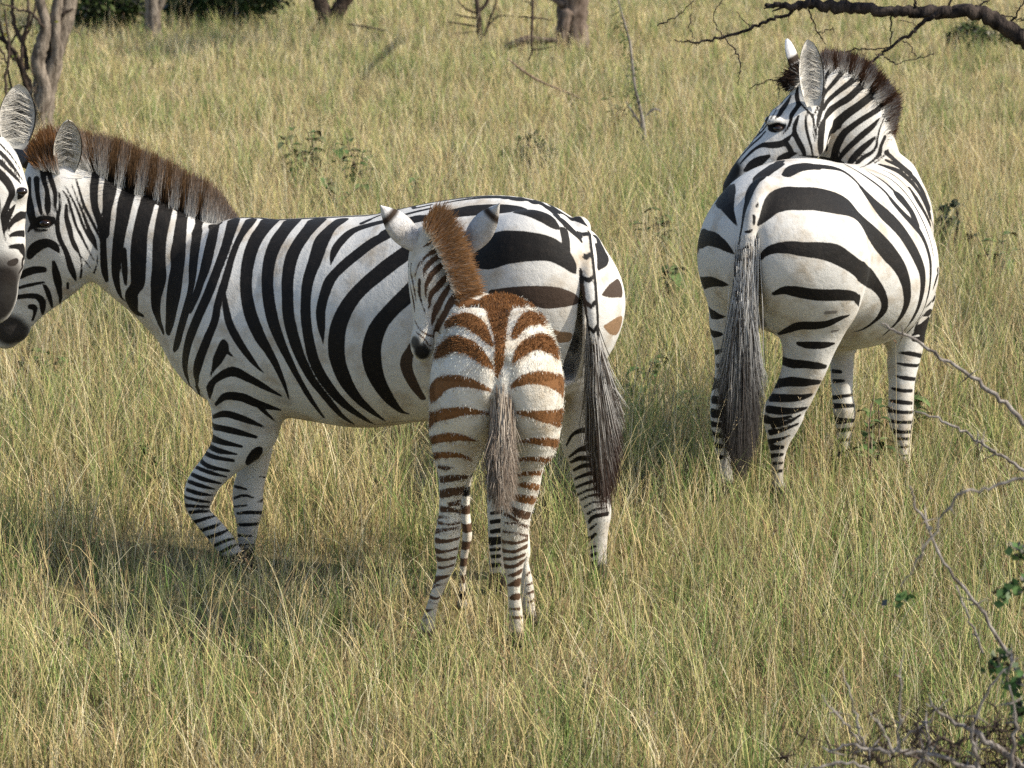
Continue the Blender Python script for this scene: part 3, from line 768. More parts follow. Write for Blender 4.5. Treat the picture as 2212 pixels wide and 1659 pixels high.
def strokes_3d(data, bvh):
    segs = []
    for (crop, code), txt in data.items():
        x0, y0, s = CROP[crop]; c = CC[code]
        for line in txt.split('\n'):
            A = np.array([[float(q) for q in p.split(',')] for p in line.split()])
            A = np.stack(((x0 + A[:, 0] * s) / 1.85172, (y0 + A[:, 1] * s) / 1.85172, A[:, 2] * s / 1.85172), 1)
            L = np.hypot(*np.diff(A[:, :2], axis=0).T).max()
            A = catmull(A, max(3, int(L / 5))); A[:, 2] = np.maximum(A[:, 2], .8)
            T = np.gradient(A[:, :2], axis=0); T /= np.linalg.norm(T, axis=1)[:, None] + 1e-9
            if crop in ('side', 'neck'): A[:, 2] *= np.clip(np.abs(T[:, 1]), .72, 1)
            far = crop == 'zrump' and x0 + 1640 * s < A[:, 0].mean() * 1.85172
            if far: A[:, 2] *= 1.7
            pts = []
            for (u, v, w), t in zip(A, T):
                n = np.array((-t[1], t[0])) * w / 2
                hit = [bvh.ray_cast(Vector((0, 0, CAM_H)), ray(u + k * n[0], v + k * n[1]))[0] for k in (-1, 0, 1)]
                ppm = FPX / 10.9
                h = hit[1] or hit[0] or hit[2]
                if h is None: pts.append(None); continue
                flat = w / 2 * (h.y * cp) / FPX
                ds = [(q - h).length for q in (hit[0], hit[2]) if q is not None and q is not h]
                ds = [d for d in ds if d < flat * 3.2]
                if hit[0] is not None and hit[2] is not None and hit[1] is not None and len(ds) == 2: ctr = h
                else: ctr = h
                r = min(max(flat, sum(ds) / len(ds) if ds else flat), flat * (3.2 if far else 1.55))
                pts.append((np.array(ctr), r))
            for a, b in zip(pts[:-1], pts[1:]):
                if a is None or b is None or np.linalg.norm(a[0] - b[0]) > .12: continue
                segs.append((a[0], b[0], a[1], b[1], c))
    return segs
def stroke_field(V, Nn, segs):
    sd = np.full(len(V), .05, np.float32); bc = np.tile(np.array(BLACK, np.float32), (len(V), 1))
    order = np.argsort(V[:, 0]); xs = V[order, 0]
    for a, b, ra, rb, c in segs:
        R_ = max(ra, rb) + .03
        lo = np.minimum(a, b) - R_; hi = np.maximum(a, b) + R_
        i = order[np.searchsorted(xs, lo[0]):np.searchsorted(xs, hi[0])]
        if not len(i): continue
        q = V[i]; k = ((q[:, 1:] > lo[1:]) & (q[:, 1:] < hi[1:])).all(1); i = i[k]; q = q[k]
        if not len(i): continue
        d = b - a; t = np.clip(((q - a) @ d) / (d @ d + 1e-12), 0, 1)
        dist = np.linalg.norm(q - a - t[:, None] * d, axis=1) - (ra + t * (rb - ra))
        up = dist < sd[i]; j = i[up]; sd[j] = dist[up]; bc[j] = c
    return sd, bc
# ---------------------------------------------------------------- coats, manes, tails, eyes
def coat_material(name, ragged, rough, fluff):
    k = N(name)
    sd, wc, bc = k.attr('sd'), k.attr('wc', 'Color'), k.attr('bc', 'Color')
    n1 = k.noise(260, 2, .6); n2 = k.noise(55, 3, .6); n3 = k.noise(9, 4, .6); n4 = k.noise(700, 2, .7)
    e = k.math('MULTIPLY', k.math('SUBTRACT', n1, .5), ragged)
    e = k.math('ADD', e, k.math('MULTIPLY', k.math('SUBTRACT', n2, .5), ragged * .8))
    m = k.ramp(k.math('ADD', sd, e), -.0016, .0016, 1, 0)
    white = k.mix(k.ramp(n3, .48, .75), wc, (.60, .50, .38), 'MULTIPLY')
    white = k.mix(k.math('MULTIPLY', k.ramp(n4, .35, .7), .35), white, (.62, .60, .57), 'MULTIPLY')
    dark = k.mix(k.math('MULTIPLY', k.ramp(n2, .52, .8), .3), bc, (.04, .029, .022))
    dark = k.mix(k.math('MULTIPLY', k.ramp(n4, .6, .75), .22), dark, (.11, .09, .08))
    hgt = k.math('ADD', k.math('ADD', k.math('MULTIPLY', n4, .5), k.math('MULTIPLY', n3, 7.)), k.math('ADD', n1, k.math('MULTIPLY', n2, 1.4)))
    k.bump(hgt, .30 * fluff, .004)
    k.set(Base_Color=k.mix(m, white, dark), Roughness=rough, Specular_IOR_Level=.13, Sheen_Weight=.02, Sheen_Roughness=.5)
    return k.m
M_COAT = coat_material('zebra_coat', .0034, .62, 1.0)
M_FOAL = coat_material('foal_coat', .009, .8, 1.8)
k = N('hair'); k.set(Base_Color=k.attr('col', 'Color'), Roughness=.55, Specular_IOR_Level=.25); M_HAIR = k.m
M_FUR = blade_material('soft_fur', .25)
k = N('wet_eye'); k.set(Base_Color=k.mix(k.ramp(k.noise(90), .4, .6), (.006, .004, .0035), (.016, .008, .005)), Roughness=.06, Specular_IOR_Level=.6); M_EYE = k.m

def hair_mesh(name, root, mid, tip, width, c0, c1, c2, parent, label=None, flat=None, mat=None):
    """ribbons root > mid > tip (quadratic), widths and colours along them"""
    n = len(root); ts = np.array((0, .34, .68, 1.))
    side = np.cross(tip - root, rng.normal(size=(n, 3)) if flat is None else flat + rng.normal(0, .3, (n, 3))); side /= np.linalg.norm(side, axis=1)[:, None] + 1e-9
    Vs, Cs = [], []
    for t, wf in zip(ts, (1, 1, .8, .25)):
        p = (1 - t) ** 2 * root + 2 * t * (1 - t) * mid + t * t * tip
        c = np.where(t < .5, c0 + (c1 - c0) * (t * 2), c1 + (c2 - c1) * (t * 2 - 1)) if True else None
        w = (width * wf / 2)[:, None]
        Vs += [p - side * w, p + side * w]; Cs += [c, c]
    V = np.stack(Vs, 1).reshape(-1, 3); C_ = np.stack(Cs, 1).reshape(-1, 3)
    b = (np.arange(n) * 8)[:, None]
    F = np.concatenate([b + np.array((0, 1, 3, 2)) + 2 * j for j in range(3)])
    return tag(mesh_np(name, V, F, mat or M_HAIR, parent, attrs=dict(col=C_)), label)

def smooth01(x): x = np.clip(x, 0, 1); return x * x * (3 - 2 * x)

def make_zebra(key, name, label, cat, data, mat, ears, tints, hides, heading, eye_px, base, dust=.35, spine=None, generic_all=None, generic_tubes=()):
    D = BOD[key]; V, Q, Nn = D['V'], D['Q'], D['Nn']
    bvh = BVHTree.FromPolygons(V.tolist(), Q.tolist())
    D['bvh'] = bvh
    sd, bc = stroke_field(V, Nn, strokes_3d(data, bvh))
    # the far side, which the photo does not show: bands of the same kind
    toc = np.array((0, 0, CAM_H)) - V; toc /= np.linalg.norm(toc, axis=1)[:, None]
    face = (Nn * toc).sum(1); hid = smooth01((-face - .02) / .16)
    if generic_all is not None: hid = np.maximum(hid, smooth01((generic_all - V[:, 0]) / .05))
    for tb in generic_tubes: hid = np.maximum(hid, tb.dist(V) < .008)
    s_ = V @ np.array((*heading, 0)); lam = np.where(V[:, 2] < .62, .058, .105)
    ph = np.where(V[:, 2] < .62, V[:, 2], s_ + .25 * (V[:, 2] - 1) ** 2 * 2)
    gen = lam / 6.28 * np.sin(6.283 * ph / lam + 1.2 * np.sin(V[:, 2] * 6)) + np.where(Nn[:, 2] < -.55, .03, 0)
    sd = sd * (1 - hid) + gen.astype(np.float32) * hid
    if key == 'mare':                                   # the dock: dark edges, pale middle with dark bars
        dT, tT = tail.dist(V, True); on = (dT < .007) & (tT > .7); ii = np.clip((tT * tail.sub).astype(int), 0, len(tail.c) - 1)
        la = np.abs((V - tail.c[ii])[:, 0]) / tail.a[ii]
        pat = np.minimum((.60 - la) * .022, (.72 - np.sin(tT * 6.283 * 1.15 + la * 1.5)) * .012)
        sd = np.where(on, pat, sd).astype(np.float32)
    if spine is not None:
        p0, hd_, r0, r1 = spine; q = (V - p0)[:, :2]; hd2 = unit(hd_[:2]); la = np.abs(q @ np.array((hd2[1], -hd2[0]))); al = q @ hd2
        ok = (Nn[:, 2] > .55) & (al > r0) & (al < r1) & (V[:, 2] > .95)
        sd = np.where(ok, np.minimum(sd, la - .016), sd)
    wc = np.tile(np.array((.64, .605, .54)) if key == 'foal' else np.array((.59, .575, .545)), (len(V), 1))
    low = smooth01((.42 - V[:, 2]) / .4)[:, None] * dust
    wc = wc * (1 - low) + np.array((.42, .34, .24)) * low
    hoof = smooth01((.075 - V[:, 2]) / .02)[:, None]
    wc = wc * (1 - hoof) + np.array((.045, .038, .032)) * hoof
    for (u, v, rad, col, amt, both) in tints:
        h = bvh.ray_cast(Vector((0, 0, CAM_H)), ray(u, v))[0]
        if h is None: continue
        r = rad * h.y / FPX
        f = (smooth01((1.3 - np.linalg.norm(V - np.array(h), axis=1) / r) / .55) * amt)[:, None]
        wc = wc * (1 - f) + np.array(col) * f
        if both: bc = bc * (1 - f) + np.array(col) * f * .8
    nV, allV, allQ, allw, allb, alls = len(V), [V], [Q], [wc], [bc], [sd]
    off = nV
    pend = []
    for e in ears:
        ev, eq, ec = ear_mesh(*e)
        if e[2][1] < -.5:
            hr, ht = [], []
            g = ev[:40 * 29].reshape(40, 29, 3); nn = unit(e[2])
            for _ in range(240):
                i = rng.integers(4, 33); s_ = rng.random() < .5; j = rng.integers(2, 6) if s_ else rng.integers(23, 27)
                hr.append(g[i, j]); ht.append(g[min(39, i + rng.integers(1, 6)), int(np.clip(14 + rng.normal(0, 3.5), 5, 23))] + nn * (.004 + .014 * rng.random()) + rng.normal(0, .003, 3))
            pend.append((np.array(hr), np.array(ht)))
        allV.append(ev); allQ.append(eq + off); allw.append(ec); allb.append(ec); alls.append(np.full(len(ev), .05)); off += len(ev)
    VV = np.concatenate(allV); o = np.array(base)
    ob = mesh_np(name, VV - o, np.concatenate(allQ), mat, attrs=dict(sd=np.concatenate(alls), wc=np.concatenate(allw), bc=np.concatenate(allb)))
    ob.location = base; tag(ob, label, cat, 'zebras in the grass')
    D.update(sd=sd, bc=bc, wc=wc, ob=ob)
    for hr, ht in pend:
        cc = np.array((.68, .64, .57)) * (.6 + .7 * rng.random(len(hr)))[:, None]
        hair_mesh('ear_hair', hr, (hr + ht) / 2 - rng.normal(0, .002, hr.shape), ht, np.full(len(hr), .0012), cc, cc, cc * .8, ob, flat=np.array((0, -1, .3)), mat=M_FUR)
    for (u, v, r, inset) in eye_px:
        h = bvh.ray_cast(Vector((0, 0, CAM_H)), ray(u, v))[0]
        c = np.array(h) + np.array(ray(u, v)) * inset
        a, b = np.meshgrid(np.linspace(0, math.pi, 13), np.linspace(0, 2 * math.pi, 20, endpoint=False), indexing='ij')
        ev = np.stack((np.sin(a) * np.cos(b), np.sin(a) * np.sin(b), np.cos(a) * .66), -1).reshape(-1, 3) * r + c
        q = [[i * 20 + j, i * 20 + (j + 1) % 20, (i + 1) * 20 + (j + 1) % 20, (i + 1) * 20 + j] for i in range(12) for j in range(20)]
        mesh_np('eye', ev, np.array(q), M_EYE, ob)
    return ob

def root_colour(key, pts, thr=0):
    from mathutils.kdtree import KDTree
    D = BOD[key]
    if 'kd' not in D:
        kd = KDTree(len(D['V']))
        for i, p in enumerate(D['V']): kd.insert(p, i)
        kd.balance(); D['kd'] = kd
    idx = np.array([D['kd'].find(p)[1] for p in pts])
    blk = D['sd'][idx] + rng.normal(0, .003, len(idx)) < thr
    return np.where(blk[:, None], D['bc'][idx], D['wc'][idx]), idx, blk

def mane(key, pairs, Yb, n, jit, tipc, whitefrac, width, tilt=.25, parent=None, dark=None, lat=(0, 1, 0), lenjit=.12, thr=-.008):
    A = np.array([(*P(b[0], b[1], b[4] if len(b) > 4 else Yb), *P(b[2], b[3], b[4] if len(b) > 4 else Yb)) for b in pairs])
    D = catmull(A, 24); L = np.concatenate(([0], np.cumsum(np.linalg.norm(np.diff(D[:, :3], axis=0), axis=1))))
    t = rng.random(n) * L[-1]
    R_ = np.stack([np.interp(t, L, D[:, k]) for k in range(6)], 1)
    root, tip = R_[:, :3].copy(), R_[:, 3:].copy()
    cen = root - (tip - root) * .12
    l = rng.normal(0, 1, n)[:, None] * np.array(lat) * jit
    d = tip - root; ln = np.linalg.norm(d, axis=1)[:, None]
    f = (1 + rng.normal(0, lenjit, n))[:, None] * np.clip(1 - (np.abs(l).sum(1) / (jit * 3.2)) ** 2, .45, 1)[:, None]
    wob = np.repeat(rng.normal(0, .004, (n // 12 + 1, 3)), 12, 0)[:n]
    root = cen + l; tip = root + d * f * 1.0 + l * .5 + rng.normal(0, .0055, (n, 3)) + wob
    mid = (root + tip) / 2 + rng.normal(0, .004, (n, 3))
    dn = d / np.linalg.norm(d, axis=1)[:, None]
    rc, idx, blk = root_colour(key, cen - dn * .03 - np.array(lat) * .07, thr)
    tc = np.array(tipc) * (.6 + .8 * rng.random(n))[:, None] * np.repeat(.65 + .7 * rng.random(n // 60 + 1), 60)[:n, None] ** .5
    mc = np.where((rng.random(n) < whitefrac)[:, None], rc, tc * .8)
    if dark is not None: mc = mc * (1 - dark) + tc * dark * .8
    return hair_mesh('mane', root, mid, tip, np.full(n, width) * (.7 + .6 * rng.random(n)), rc, mc, tc, parent or BOD[key]['ob'], mat=M_FUR, flat=np.array(lat) * -1. + np.array((0, 0, .25)))

def tail_hair(key, dock, ends, n, cols, width, start=.35, spread=.012, parent=None, bow=.02):
    """ends = (u_lo, u_hi, v_lo, v_hi, Y): where the tips hang; cols(s, t) colours by side and height"""
    dk = catmull(np.array(dock), 12); m = len(dk)
    s0 = start + (1 - start) * rng.random(n) ** .8
    i = np.clip((s0 * (m - 1)).astype(int), 0, m - 1)
    root = dk[i] + rng.normal(0, spread, (n, 3))
    side = rng.random(n); hh = rng.random(n) ** .7
    u0, u1, v0, v1, Y = ends
    cx = (u0 + u1) / 2; u = cx + (side - .5) * (u1 - u0) * (1 - .35 * hh)
    v = v0 + (v1 - v0) * (hh * (1 - .35 * np.abs(side - .5) * 2))
    tip = np.array([P(a, b, Y + c) for a, b, c in zip(u, v, rng.normal(0, .02, n))])
    mid = root * .72 + tip * .28; mid[:, 2] = root[:, 2] * .42 + tip[:, 2] * .58; mid[:, 0] += (side - .5) * bow * 2; mid[:, 1] -= .015
    mid += rng.normal(0, .008, (n, 3)) + np.repeat(rng.normal(0, .010, (n // 40 + 1, 3)), 40, 0)[:n]; tip += np.repeat(rng.normal(0, .016, (n // 40 + 1, 3)), 40, 0)[:n]
    c0, c1, c2 = cols(side, hh, n)
    return hair_mesh('tail_hair', root, mid, tip, width * (.6 + .8 * rng.random(n)), c0, c1, c2, parent or BOD[key]['ob'], flat=np.array((.3, -1, .3)))

GREYMUZ, SKIN = (.034, .030, .028), (.16, .145, .13)
INN = ((.70, .66, .58), (.17, .155, .13))
e_cam = (.34, -1, .15)
mare = make_zebra('mare', 'zebra', 'adult zebra standing side on behind the foal, brown-tipped mane, muzzle touching another zebra', 'zebra', MARE, M_COAT,
    [(P(143, 378, 10.79 + MD), P(151, 268, 10.70 + MD), e_cam, .100, (2, 2), INN), (P(78, 362, 10.95 + MD), P(37, 308, 10.97 + MD), (.5, 1, .1), .09, (.0, .35), INN, (.10, .10, .11))],
    [(22, 715, 38, GREYMUZ, 1, 1), (48, 722, 22, GREYMUZ, .9, 1), (1250, 650, 8, (.05, .04, .035), .85, 0), (1240, 740, 22, (.09, .085, .08), .8, 0), (1228, 800, 22, (.2, .19, .18), .6, 0),  # darks beside the tail paint the shade of the cleft into the coat
     (640, 900, 40, (.45, .36, .25), .5, 0), (800, 922, 60, (.42, .32, .22), .5, 0), (900, 915, 40, (.42, .32, .22), .5, 0), (105, 470, 14, (.3, .27, .25), .5, 0), (143, 372, 20, (.55, .54, .55), .5, 0), (610, 860, 26, (.3, .26, .22), .5, 0)],
    None, (-.94, .34), [(98, 482, .0215, .004)], P(900, 1275, 10.6) * np.array((1, 1, 0)), spine=(torso.c[0], torso.c[-1] - torso.c[0], .1, 1.32))
mane('mare', [(112, 352, 60, 330), (122, 348, 72, 300), (142, 348, 100, 277), (175, 352, 148, 270), (200, 358, 182, 281), (230, 372, 236, 292), (262, 391, 274, 303), (300, 408, 314, 325), (345, 431, 354, 340), (385, 449, 393, 363), (420, 463, 433, 380), (455, 472, 464, 402), (482, 480, 488, 434), (506, 486, 512, 470)],
     10.86 + MD, 19000, .02, (.22, .125, .062), 1.0, .0019, lenjit=.09)
mane('mare', [(82, 360, 58, 330), (92, 358, 66, 308), (104, 358, 80, 290), (116, 360, 96, 282), (130, 364, 112, 278)], 10.80 + MD, 2600, .022, (.20, .095, .037), .3, .0024, lenjit=.14, dark=.6).name = 'forelock'
def mare_tail(side, hh, n):
    w = (rng.random(n) < .78 - .3 * hh)[:, None]; g = np.array((.52, .50, .48)) * (.5 + .8 * rng.random(n))[:, None]
    k_ = np.array((.05, .040, .034)) * (.6 + rng.random(n))[:, None]; br = np.array((.035, .014, .010)) * (.6 + .9 * rng.random(n))[:, None]
    c0 = np.where(w, g, k_); return c0, np.where(w, g * .7, k_), np.where((hh > .5)[:, None], br, np.where(w, g * .8, k_))
tail_hair('mare', M_TAIL, (1272, 1342, 860, 1118, 10.26 + MD), 4600, mare_tail, .0019, .74, .006)

foal = make_zebra('foal', 'zebra_foal', 'brown and white zebra foal seen from behind with a fuzzy rust-coloured mane', 'zebra foal', FOAL, M_FOAL,
    [(P(912, 543, 10.04 + FY), P(816, 443, 10.0 + FY), (-.75, .8, .35), .086, (.68, .86), INN, (.55, .54, .54), 40, .95), (P(1000, 548, 10.06 + FY), P(1086, 440, 10.02 + FY), (.75, .8, .3), .088, (.70, .87), INN, (.50, .49, .48), 40, .95)],
    [(912, 762, 20, (.02, .017, .015), 1, 1), (895, 740, 14, (.02, .017, .015), .9, 1), (930, 745, 10, (.4, .37, .33), .5, 0), (1082, 850, 14, (.35, .33, .31), .6, 0), (1055, 960, 34, (.36, .34, .32), .5, 0),
     (970, 870, 24, (.52, .52, .52), .5, 0), (1160, 950, 24, (.5, .5, .5), .4, 0), (1080, 930, 30, (.25, .23, .21), .6, 0)],
    None, (0, 1), [], P(1030, 1385, 9.75) * np.array((1, 1, 0)), dust=.5, generic_tubes=(ffl,))
RUSTY = (.31, .155, .06)
mane('foal', [(926, 486, 936, 448), (934, 496, 958, 447), (944, 508, 980, 472), (956, 530, 998, 508), (968, 556, 1010, 545), (980, 585, 1020, 580), (990, 615, 1030, 610), (1002, 644, 1036, 637)], 10.0 + FY, 12000, .018, RUSTY, .5, .0020, lenjit=.18, dark=.55, lat=(.35, 1, 0))
def foal_tail(side, hh, n):
    g = np.array((.40, .335, .27)) * (.55 + .75 * rng.random(n))[:, None]; d = np.array((.12, .085, .06)) * (.6 + .8 * rng.random(n))[:, None]
    m = (rng.random(n) < .22 + .3 * hh)[:, None]
    return np.where(m, d * 1.6, g), np.where(m, d, g * .85), np.where((rng.random(n) < .6)[:, None], d, g * .6)
tail_hair('foal', F_TAIL, (1060, 1108, 960, 1110, 9.55 + FY), 4200, foal_tail, .0022, .12, .010, bow=.012)
# the foal's woolly coat
Df = BOD['foal']; Vf, Nf = Df['V'], Df['Nn']
up = np.nonzero((Vf[:, 2] > .5) & ((Nf * (np.array((0, 0, CAM_H)) - Vf)).sum(1) > -.6))[0]
onhead = np.minimum(fneck.dist(Vf[up]), fhead.dist(Vf[up])) < ft.dist(Vf[up]) + .01
vd = np.array((0, 0, CAM_H)) - Vf[up]; vd /= np.linalg.norm(vd, axis=1)[:, None]; gz = np.abs((Nf[up] * vd).sum(1))
up = up[~onhead & ((gz < .45) | (Vf[up, 2] > .9))]
pk = up[rng.integers(0, len(up), 46000)]; onhead = np.zeros(len(pk), bool)
bk = Df['sd'][pk] + rng.normal(0, .003, len(pk)) < 0
keep = bk | (rng.random(len(pk)) < .14); pk, bk, onhead = pk[keep], bk[keep], onhead[keep]
rt = Vf[pk] + rng.normal(0, .002, (len(pk), 3))
topness = smooth01((Vf[pk, 2] - .88) / .12)[:, None]
ln = (np.where(onhead, .003, .0045) + .006 * topness[:, 0] + .003 * rng.random(len(pk)))[:, None]
ffur_d = Nf[pk] * (.13 + .45 * topness) + np.array((0, -.2, -.8)) * (1 - .6 * topness) + rng.normal(0, .16, (len(pk), 3))
tp = rt + ffur_d / np.linalg.norm(ffur_d, axis=1)[:, None] * ln
cf = np.where(bk[:, None], Df['bc'][pk] * (1 + .5 * topness), np.minimum(Df['wc'][pk] * 1.4, .85)) * (.85 + .3 * rng.random(len(pk)))[:, None]
hair_mesh('woolly_fur', rt, (rt + tp) / 2 + Nf[pk] * .001, tp, np.full(len(pk), .0010), cf, cf, np.where(bk[:, None], cf * 1.25, cf), foal, flat=Nf[pk], mat=M_FUR)

ue = np.nonzero((np.abs(Df['sd']) < .010) & (Vf[:, 2] > .38))[0]; ue = ue[~(np.minimum(fneck.dist(Vf[ue]), fhead.dist(Vf[ue])) < ft.dist(Vf[ue]))]
pe = ue[rng.integers(0, len(ue), 20000)]; be = Df['sd'][pe] + rng.normal(0, .004, len(pe)) < 0
re_ = Vf[pe] + rng.normal(0, .003, (len(pe), 3)); de = Nf[pe] * .16 + np.array((0, -.15, -.9)) + rng.normal(0, .2, (len(pe), 3)); te = re_ + de / np.linalg.norm(de, axis=1)[:, None] * (.005 + .004 * rng.random(len(pe)))[:, None]
ce = np.where(be[:, None], Df['bc'][pe], Df['wc'][pe]) * (.85 + .3 * rng.random(len(pe)))[:, None]
hair_mesh('short_fur', re_, (re_ + te) / 2 + Nf[pe] * .0015, te, np.full(len(pe), .0011), ce, ce, ce, foal, flat=Nf[pe], mat=M_FUR)

stal = make_zebra('stallion', 'zebra', 'stout zebra seen from behind with its head turned back above its rump', 'zebra', STAL, M_COAT,
    [(P(1757, 230, 12.44), P(1752, 88, 12.42), (.28, -1, .15), .104, (2, 2), ((.68, .66, .62), (.25, .24, .23)), (.66, .64, .62)), (P(1729, 172, 12.62), P(1689, 88, 12.62), (-.9, .45, .1), .078, (.40, .62), INN, (.70, .69, .68))],
    [(1580, 372, 26, (.02, .018, .017), 1, 1), (1562, 410, 34, (.03, .027, .025), 1, 1), (1632, 600, 14, (.03, .026, .024), .9, 0), (1640, 690, 24, (.16, .15, .145), .85, 0), (1632, 640, 16, (.08, .075, .07), .8, 0), (1850, 700, 40, (.35, .33, .30), .45, 0), (1820, 740, 50, (.36, .33, .29), .5, 0), (1815, 800, 34, (.30, .27, .25), .55, 0), (1925, 800, 14, (.42, .37, .33), .5, 0),  # greys on belly and forelegs put their shaded sides into the coat colour
     (1790, 390, 60, (.72, .66, .56), .5, 0), (1960, 400, 40, (.72, .64, .53), .5, 0)],
    None, (.47, .88), [(1681, 277, .021, -.002)], P(1760, 1060, 12.0) * np.array((1, 1, 0)))
mane('stallion', [(1770, 150, 1772, 118, 12.6), (1785, 150, 1786, 110, 12.6), (1812, 152, 1816, 113, 12.62), (1835, 160, 1848, 119, 12.63), (1858, 176, 1878, 134, 12.65), (1878, 196, 1906, 160, 12.66), (1893, 215, 1926, 188, 12.68), (1902, 236, 1942, 212, 12.7), (1908, 262, 1942, 238, 12.71), (1910, 290, 1934, 278, 12.72), (1911, 315, 1924, 306, 12.74), (1912, 333, 1917, 332, 12.75)],
     12.65, 15000, .024, (.11, .055, .032), 1.0, .0021, lenjit=.16, thr=-.001)
mane('stallion', [(1716, 186, 1700, 196, 12.56), (1722, 176, 1684, 178, 12.56), (1728, 168, 1690, 164, 12.56), (1736, 160, 1712, 140, 12.57), (1750, 155, 1745, 130, 12.58)], 12.56, 1600, .02, (.03, .018, .013), .1, .003, lenjit=.2).name = 'forelock'
def stal_tail(side, hh, n):
    w = (rng.random(n) < .86 - .42 * hh)[:, None]; g = np.array((.56, .55, .54)) * (.5 + .8 * rng.random(n))[:, None]
    k_ = np.array((.028, .023, .021)) * (.6 + rng.random(n))[:, None]
    return np.where(w, g, k_), np.where(w, g * (.75 - .5 * hh[:, None]), k_), np.where((hh > .35)[:, None], k_ * 1.3, np.where(w, g * .6, k_))
tail_hair('stallion', Z_TAIL, (1548, 1648, 800, 1045, 11.56), 6500, stal_tail, .002, .5, .012, bow=.02)

left = make_zebra('left', 'zebra', 'zebra cut off by the left edge, only tall ear, one eye and dark muzzle showing', 'zebra', LEFT, M_COAT,
    [(P(30, 322, LY - .02), P(46, 184, LY - .02), (.35, -1, .15), .124, (2, 2), ((.46, .44, .41), (.07, .065, .06))), (P(-60, 330, LY + .04), P(-82, 190, LY + .04), (-.3, -1, .1), .124, (2, 2), INN)],
    [(8, 600, 52, (.05, .04, .034), .8, 1), (5, 615, 44, (.022, .018, .016), 1, 1), (2, 655, 46, (.018, .016, .015), 1, 1), (-40, 640, 50, (.02, .018, .017), 1, 1), (25, 632, 26, (.02, .018, .016), .9, 1)],
    None, (-1, .1), [(46, 413, .021, .004)], P(-800, 1285, LY + .3) * np.array((1, 1, 0)), generic_all=P(-60, 500, LY)[0])
# ---------------------------------------------------------------- ground and grass
def vnoise(x, y, scale, seed):
    g = np.random.default_rng(seed).random((64, 64))
    X, Y = x / scale + 1000.3, y / scale + 1000.7
    i, j = np.floor(X).astype(int), np.floor(Y).astype(int); fx, fy = X - i, Y - j
    fx, fy = fx * fx * (3 - 2 * fx), fy * fy * (3 - 2 * fy)
    a, b, c, d = g[i % 64, j % 64], g[(i + 1) % 64, j % 64], g[i % 64, (j + 1) % 64], g[(i + 1) % 64, (j + 1) % 64]
    return (a * (1 - fx) + b * fx) * (1 - fy) + (c * (1 - fx) + d * fx) * fy
k = N('savanna_soil')
n1, n2 = k.noise(1.3, 5, .6), k.noise(14, 4, .7)
k.bump(n2, .6, .03)
k.set(Base_Color=k.mix(k.ramp(n2, .35, .7), k.mix(k.ramp(n1, .4, .6), (.15, .12, .06), (.12, .12, .045)), (.28, .22, .12)), Roughness=.95, Specular_IOR_Level=.1)
tag(mesh_np('ground', np.array([(-400, -60, 0), (400, -60, 0), (400, 900, 0), (-400, 900, 0.)]), np.array([(0, 1, 2, 3)]), k.m), kind='structure')

M_BLADE = blade_material('grass_blade', .38)
M_LEAF = blade_material('leaf', .25)

STRAW, PALE, GREEN, YGREEN, DRY, OLIVE = map(np.array, ((.70, .55, .29), (.84, .74, .49), (.23, .33, .10), (.56, .53, .22), (.46, .31, .17), (.27, .28, .12)))
def blades(x, y, h, w, lean, curl, c0, c1, flat=None):
    """bent ribbons standing at x, y; h length, lean = how far over the tip goes"""
    n = len(x); az = rng.random(n) * 6.283; ld = np.stack((np.cos(az), np.sin(az), np.zeros(n)), 1)
    fa = rng.random(n) * 3.1416; sd_ = np.stack((np.cos(fa), np.sin(fa), np.zeros(n)), 1)
    base = np.stack((x, y, np.full(n, -.01)), 1); Vs, Cs = [], []
    ts = (0, .4, .75, 1)
    for t, wf in zip(ts, (1, .85, .55, 0)):
        p = base + ld * (h * lean * t ** (1 + curl))[:, None]
        p[:, 2] += h * np.sqrt(np.clip(1 - (lean * t ** curl) ** 2 * .75, .04, 1)) * t
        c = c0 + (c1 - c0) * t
        if wf: Vs += [p - sd_ * (w * wf / 2)[:, None], p + sd_ * (w * wf / 2)[:, None]]; Cs += [c, c]
        else: Vs.append(p); Cs.append(c)
    V = np.stack(Vs, 1).reshape(-1, 3); C_ = np.stack(Cs, 1).reshape(-1, 3)
    b = (np.arange(n) * 7)[:, None]
    return V, C_, np.concatenate([b + np.array(q) for q in ((0, 1, 3, 2), (2, 3, 5, 4))]), b + np.array((4, 5, 6)), base + ld * (h * lean)[:, None]
def scatter(n, d0, d1, power):
    """points over the field, thinning out with distance"""
    d = np.linspace(d0, d1, 400); pdf = d ** (-power) * (.34 * d + 3.0); cdf = np.cumsum(pdf); cdf /= cdf[-1]
    y = np.interp(rng.random(n), cdf, d); x = (rng.random(n) * 2 - 1) * (.17 * y + 1.5)
    return x, y
def pick(n, cols, probs):
    """a colour each, chosen with per-blade weights (list of arrays)"""
    Wt = np.stack([np.broadcast_to(p, n) for p in probs], 1); Wt = Wt / Wt.sum(1)[:, None]
    r = rng.random(n)[:, None]; i = (np.cumsum(Wt, 1) < r).sum(1).clip(0, len(cols) - 1)
    return np.stack(cols)[i] * (.72 + .56 * rng.random(n))[:, None]
def green_at(x, y):
    g = np.clip((vnoise(x, y, 2.3, 5) * .5 + vnoise(x, y, .7, 6) * .35 + vnoise(x, y, .25, 8) * .3 - .38) / .38, 0, 1); return g * g * (3 - 2 * g)
TRODDEN = [(P(u, v, Y)[0], Y, r) for u, v, Y, r in ((545, 1250, 10.55, .42), (1080, 1290, 10.1, .35), (1300, 1265, 10.3, .34), (915, 1385, 9.62, .30), (1115, 1365, 9.6, .30), (1690, 1030, 11.6, .3), (1950, 1000, 12.1, .3), (1000, 1290, 10.0, .3))]
